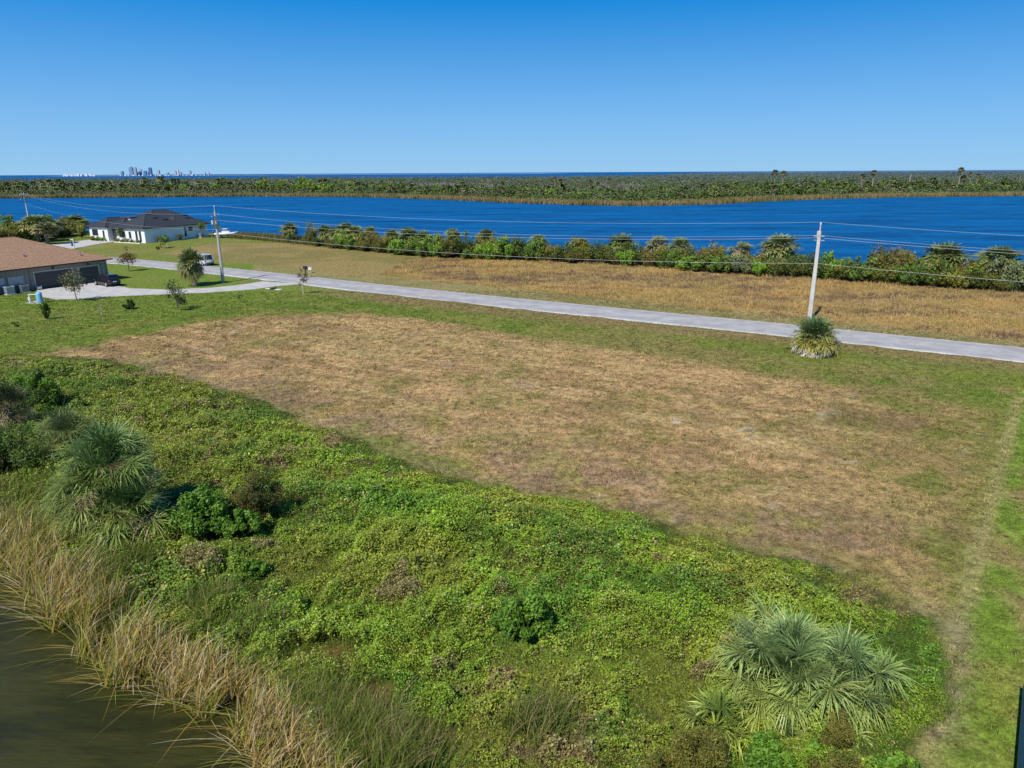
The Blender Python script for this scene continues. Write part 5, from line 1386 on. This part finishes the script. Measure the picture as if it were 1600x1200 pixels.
m.box((2.0, -.7, .36), (2.1, .7, .48), (.4, .4, .42)); m.box((2.1, -.05, .36), (3.8, .05, .48), (.4, .4, .42)); m.box((-1.1, -.95, .31), (-.9, .95, .355), (.4, .4, .42)); m.box((3.6, -.05, -.02), (3.7, .05, .355), (.4, .4, .42)); m.build('frame', M_metal, tr_)
for s_ in (-1, 1):
    m = MB(); m.tube([(-1, s_ * 1.0 - .1, .32), (-1, s_ * 1.0 + .1, .32)], [.32, .32], 14, (.02, .02, .02)); w_ = m.build('wheel', M_rubber, tr_)

# ------------------------------------------------------------------ poles and lines
PR = G(1265, 500); PWd = G(349, 441.5); PLf = (-132.2, 199.5)
t = thing('power_pole', 'tall square concrete power pole behind the verge palm', 'power pole', (*PR, 0), math.atan2(_dir[1], _dir[0]))
CP = (.52, .50, .47)
m = MB()
def sqr(s_, z): return [(-s_, -s_, z), (s_, -s_, z), (s_, s_, z), (-s_, s_, z)]
m.loft([sqr(.23, -.3), sqr(.20, 4), sqr(.15, 9.75)], CP); m.build('shaft', M_conc, t)
m = MB(); m.tube([(0, 0, 9.75), (0, 0, 10.45)], [.07, .05], 6, (.6, .58, .55)); m.tube([(0, 0, 10.45), (0, 0, 10.7)], [.10, .06], 8, (.66, .64, .6)); m.build('top_insulator', M_plastic, t)
m = MB(); m.box((-.30, .152, 8.95), (.05, .42, 9.75), (.62, .61, .58)); m.build('cutout_box', M_metal, t)
m = MB(); m.box((-.55, -.17, 9.18), (.55, -.155, 9.32), (.45, .44, .42)); m.box((-.55, .153, 8.72), (.55, .17, 8.85), (.45, .44, .42)); m.build('bracket', M_metal, t)
m = MB(); m.tube([(0, .20, 7.6), (0, .20, 8.6)], [.07, .08], 6, (.10, .10, .10)); m.build('cable_loop', M_rubber, t)
t = thing('power_pole', 'weathered wooden power pole with guy wire beside the driveway palm', 'power pole', (*PWd, 0), 2.75)
WC = (.42, .40, .37)
m = MB(); m.tube([(0, 0, -.3), (0, 0, 1.2), (0, 0, 1.21), (0, 0, 6), (0, 0, 10.6)], [.24, .23, .22, .19, .14], 10, WC); m.build('shaft', M_wood, t)
m = MB(); m.tube([(0, 0, 10.6), (0, 0, 11.3)], [.045, .04], 6, (.5, .5, .5)); m.tube([(0, 0, 11.3), (0, 0, 11.5)], [.09, .06], 8, (.6, .58, .55)); m.build('top_insulator', M_plastic, t)
m = MB(); m.box((-.08, -.6, 9.9), (.08, .75, 10.02), (.45, .43, .40)); m.build('crossarm', M_wood, t)
m = MB(); m.tube([(0, -.62, 10.0), (0, -.62, 10.3)], [.06, .05], 6, (.62, .6, .58)); m.tube([(0, .72, 8.8), (0, .72, 9.4)], [.13, .13], 8, (.62, .62, .62)); m.build('insulator', M_plastic, t)
m = MB(); m.tube([(.1, -.45, 7.6), (.1, -.45, 8.5)], [.26, .26], 12, (.50, .50, .50)); m.tube([(.1, -.45, 8.5), (.1, -.45, 8.6)], [.26, .1], 12, (.5, .5, .5)); m.build('transformer', M_metal, t)
m = MB(); m.tube([(0, .27, 0.1), (0, .23, 2.4)], [.09, .08], 6, (.20, .21, .22)); m.build('cable_guard', M_plastic, t)
t = thing('power_pole', 'far power pole with two crossarms behind the brown roof', 'power pole', (*PLf, 0), 2.75)
m = MB(); m.tube([(0, 0, -.3), (0, 0, 6), (0, 0, 11.4)], [.22, .18, .13], 8, (.50, .48, .46)); m.build('shaft', M_wood, t)
for z in (10.9, 9.7):
    m = MB(); m.box((-.09, -1.2, z - .06), (.09, 1.2, z + .08), (.55, .53, .50)); m.build('crossarm', M_wood, t)
m = MB()
for yy_ in (-1.1, .5, 1.1): m.tube([(0, yy_, 10.99), (0, yy_, 11.25)], [.07, .05], 6, (.6, .6, .6))
m.build('insulator', M_plastic, t)
NX = tuple(np.array(PR) + _dir * 78)
def wire(lab, a, b, sag, r=.010, col=(.50, .51, .52), n=26):
    m = MB(); pts = []
    for k in range(n + 1):
        u = k / n; pts.append((a[0] + (b[0] - a[0]) * u, a[1] + (b[1] - a[1]) * u, a[2] + (b[2] - a[2]) * u - 4 * sag * u * (1 - u)))
    m.tube(pts, [r] * len(pts), 5, col)
    tag(m.build('power_line', M_wire), lab, 'power line', 'overhead lines along the road')
wire('topmost line running left from the concrete pole to the wooden pole', (*PR, 10.7), (*PWd, 11.5), 1.0)
wire('upper of the paired lines between the concrete and wooden poles', (*PR, 9.30), (*PWd, 10.3), 1.25)
wire('lower of the paired lines between the concrete and wooden poles', (PR[0], PR[1], 9.05), (*PWd, 9.4), 1.1, .013)
wire('lowest line between the concrete and wooden poles, crossing the hedge', (PR[0], PR[1], 6.3), (*PWd, 7.6), 1.15, .015)
wire('topmost line running right from the concrete pole out of the photo', (*PR, 10.7), (*NX, 10.7), 1.0)
wire('upper of the paired lines running right from the concrete pole', (*PR, 9.30), (*NX, 9.5), 1.1)
wire('lower of the paired lines running right from the concrete pole', (*PR, 9.05), (*NX, 9.1), 1.1, .013)
wire('lowest line running right from the concrete pole in front of the hedge', (*PR, 6.3), (*NX, 6.6), 1.0, .015)
wire('topmost line from the wooden pole to the far crossarm pole', (*PWd, 11.5), (PLf[0], PLf[1], 11.25), 1.6, .010)
wire('middle line from the wooden pole to the far crossarm pole', (*PWd, 10.3), (PLf[0] - .3, PLf[1] - .9, 11.2), 1.7, .010)
wire('lowest line from the wooden pole to the far crossarm pole', (*PWd, 8.0), (PLf[0], PLf[1], 8.6), 1.6, .010)
gx_, gy_ = PWd[0] - 4.6, PWd[1] + 2.6
tag(MB().tube([(gx_, gy_, -.1), (PWd[0], PWd[1], 9.4)], [.018, .018], 5, (.5, .5, .5)).build('guy_wire', M_wire), 'thin slanting guy wire left of the wooden power pole', 'wire')

# ------------------------------------------------------------------ mailboxes, sign, culvert
def mailbox(lab, loc, rz, post=(.10, .07, .05), s=1.0):
    t = thing('mailbox', lab, 'mailbox', loc, rz, scale=s)
    m = MB(); m.box((-.07, -.07, -.1), (.07, .07, 1.05), post); m.box((-.30, -.05, .70), (.07, .05, .80), post); m.build('post', M_wood, t)
    m = MB(); R = [[(x_, math.cos(a * PI / 8) * .17, 1.24 + math.sin(a * PI / 8) * .17) for a in range(9)] + [(x_, -.17, 1.06), (x_, .17, 1.06)] for x_ in (-.42, .30)]
    m.loft(R, (.03, .03, .035)); m.build('box', M_metal, t)
    m = MB(); m.box((-.1, .172, 1.22), (-.06, .185, 1.46), (.4, .05, .04)); m.build('flag', M_metal, t)
mailbox('black mailbox on a dark post across the road from the driveway', at(478, 434), 2.2, s=1.35)
t = thing('utility_box', 'small white box on a low post right of the black mailbox', 'box', at(485, 426.5))
m = MB(); m.box((-.04, -.04, -.1), (.04, .04, .55), (.5, .48, .45)); m.build('post', M_wood, t)
m = MB(); m.box((-.26, -.18, .551), (.26, .18, .95), (.74, .74, .73)); m.box((-.29, -.21, .951), (.29, .21, 1.0), (.7, .7, .69)); m.build('casing', M_plastic, t)
t = thing('sign_board', 'dark sign board on a white post beside the white house drive', 'sign', at(116.5, 388.5), -.5)
m = MB(); m.box((-.07, -.07, -.1), (.07, .07, 2.2), (.78, .78, .77)); m.box((-1.05, -.05, 1.95), (-.071, .05, 2.06), (.78, .78, .77)); m.build('post', M_trim, t)
m = MB(); m.box((-1.0, -.025, .55), (-.2, .025, 1.85), (.04, .045, .07)); m.box((-1.03, -.03, 1.851), (-.17, .03, 1.9), (.5, .5, .5)); m.build('panel', M_trim, t)
cx_, cy_ = G(429, 451.5)
t = thing('culvert_end', 'concrete culvert end with a dark pipe mouth under the driveway', 'culvert', (cx_, cy_, 0), -.45)
m = MB()
m.loft([[(-1.5, 0, .08), (-1.1, -1.6, -.12), (-1.1, -1.6, -.16), (-1.5, 0, -.4)], [(-.45, 0, .08), (-.45, -1.6, -.12), (-.45, -1.6, -.16), (-.45, 0, -.4)]], (.55, .53, .50))
m.loft([[(.45, 0, .08), (.45, -1.6, -.12), (.45, -1.6, -.16), (.45, 0, -.4)], [(1.5, 0, .08), (1.1, -1.6, -.12), (1.1, -1.6, -.16), (1.5, 0, -.4)]], (.55, .53, .50)); m.build('apron', M_conc, t)
m = MB(); m.tube([(0, .3, -.02), (0, -.75, -.05)], [.27, .27], 14, (.04, .04, .04)); m.build('pipe', M_rubber, t)

# ------------------------------------------------------------------ corner of a low panelled structure (kind guessed), bottom right
sgn = np.array(G(1590, 620)) - np.array(G(1450, 1200)); sgn = sgn / np.linalg.norm(sgn)
ZE = .28
def Gz(px, py, z): return G(px, py, z)
c0 = Gz(1604, 1078, ZE); c1_ = Gz(1596, 1195, ZE)
t = thing('low_deck', 'corner of a low blue panelled structure with white beams at the bottom right edge', 'deck', (c0[0], c0[1], 0), math.atan2(c1_[1] - c0[1], c1_[0] - c0[0]))
# local X: along the left side towards the camera, local Y: to the right side of the photo... (out = -Y)
Lx, Ly = 9.0, 6.0
DKF = (.02, .05, .07)
m = MB()
m.box((-.08, -.10, ZE + .001), (Lx, .10, ZE + .14), DKF); m.box((-.08, .101, ZE + .001), (.08, Ly, ZE + .14), DKF); m.box((0, -.06, -.2), (Lx, .09, ZE), DKF); m.build('frame', M_metal, t)
m = MB()
for k in range(5):
    m.box((1.0 + k * 2.0, .102, ZE + .16), (1.14 + k * 2.0, Ly, ZE + .28), (.78, .79, .8))
m.box((.09, 1.2, ZE + .281), (Lx, 1.34, ZE + .38), (.78, .79, .8)); m.build('roof_beam', M_trim, t)
m = MB(); m.box((.09, .11, ZE + .02), (Lx, Ly, ZE + .06), (.14, .30, .46)); m.build('roof_panel', M_glass, t)

# ------------------------------------------------------------------ sun, sky, camera
EL, AZX, AZY = math.radians(48), -.51, -.86
sun = bpy.data.lights.new('sun', 'SUN'); sun.energy = 5.0; sun.angle = math.radians(.53); sun.color = (1, .95, .85)
so = bpy.data.objects.new('sun', sun); COL.objects.link(so)
hd = math.hypot(AZX, AZY)
dv = Vector((-AZX / hd * math.cos(EL), -AZY / hd * math.cos(EL), -math.sin(EL)))
so.rotation_euler = dv.to_track_quat('-Z', 'Y').to_euler(); so.location = (-30, -40, 60)
w_ = bpy.data.worlds.new('World'); SC.world = w_; w_.use_nodes = True
nt = w_.node_tree; N = nt.nodes; L = nt.links; N.clear()
out = N.new('ShaderNodeOutputWorld'); bg = N.new('ShaderNodeBackground'); sky = N.new('ShaderNodeTexSky')
sky.sky_type = 'NISHITA'; sky.sun_disc = False; sky.sun_elevation = EL; sky.sun_rotation = math.atan2(AZX, AZY)
sky.air_density = 1.0; sky.dust_density = .3; sky.ozone_density = 4.0; sky.altitude = 0
def mth(op, a, b=None, c=None, clamp=False):
    n = N.new('ShaderNodeMath'); n.operation = op; n.use_clamp = clamp
    for k, v in enumerate((a, b, c)):
        if v is None: continue
        if isinstance(v, (int, float)): n.inputs[k].default_value = v
        else: L.new(v, n.inputs[k])
    return n.outputs[0]
# the clear-sky model, sampled a little higher than the true elevation, with haze thickening towards the horizon and a darker zenith
tc = N.new('ShaderNodeTexCoord'); sp = N.new('ShaderNodeSeparateXYZ'); cb = N.new('ShaderNodeCombineXYZ')
L.new(tc.outputs['Generated'], sp.inputs[0]); Zs = sp.outputs['Z']
L.new(sp.outputs['X'], cb.inputs['X']); L.new(sp.outputs['Y'], cb.inputs['Y']); L.new(mth('MULTIPLY_ADD', Zs, 3.2, .15), cb.inputs['Z'])
nv = N.new('ShaderNodeVectorMath'); nv.operation = 'NORMALIZE'; L.new(cb.outputs[0], nv.inputs[0]); L.new(nv.outputs[0], sky.inputs['Vector'])
gm = N.new('ShaderNodeGamma'); gm.inputs[1].default_value = .5; L.new(sky.outputs['Color'], gm.inputs[0])
hs = N.new('ShaderNodeHueSaturation'); hs.inputs['Saturation'].default_value = 3.3; hs.inputs['Hue'].default_value = .507; L.new(gm.outputs[0], hs.inputs['Color'])
sc_ = N.new('ShaderNodeVectorMath'); sc_.operation = 'SCALE'; sc_.inputs['Scale'].default_value = 3.7; L.new(hs.outputs['Color'], sc_.inputs[0])
hf = mth('POWER', mth('SUBTRACT', 1.0, mth('DIVIDE', mth('ABSOLUTE', Zs), .222), None, True), 1.3)
hz = N.new('ShaderNodeMixRGB'); hz.inputs[2].default_value = (2.75, 4.85, 6.95, 1); L.new(mth('MULTIPLY', hf, .98), hz.inputs[0]); L.new(sc_.outputs[0], hz.inputs[1])
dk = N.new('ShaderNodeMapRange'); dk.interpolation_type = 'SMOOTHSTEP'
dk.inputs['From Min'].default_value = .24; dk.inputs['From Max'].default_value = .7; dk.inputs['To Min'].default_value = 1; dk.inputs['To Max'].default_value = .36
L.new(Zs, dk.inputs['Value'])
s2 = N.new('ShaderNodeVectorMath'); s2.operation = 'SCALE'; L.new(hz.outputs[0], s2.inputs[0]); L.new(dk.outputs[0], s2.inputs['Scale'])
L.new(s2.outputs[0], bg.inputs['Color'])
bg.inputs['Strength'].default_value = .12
L.new(bg.outputs[0], out.inputs[0])

cam = bpy.data.cameras.new('camera'); co = bpy.data.objects.new('camera', cam); COL.objects.link(co)
cam.sensor_width = 36; cam.sensor_fit = 'HORIZONTAL'; cam.lens = FPX / 1600 * 36; cam.clip_start = .5; cam.clip_end = 200000
co.matrix_world = Matrix.Translation((0, 0, H)) @ Matrix.Rotation(PI / 2 - PITCH, 4, 'X') @ Matrix.Rotation(-ROLL, 4, 'Z')
SC.camera = co
SC.view_settings.view_transform = 'Standard'; SC.view_settings.look = 'None'; SC.view_settings.exposure = 0; SC.view_settings.gamma = 1
SC.cycles.max_bounces = 6; SC.cycles.transparent_max_bounces = 4
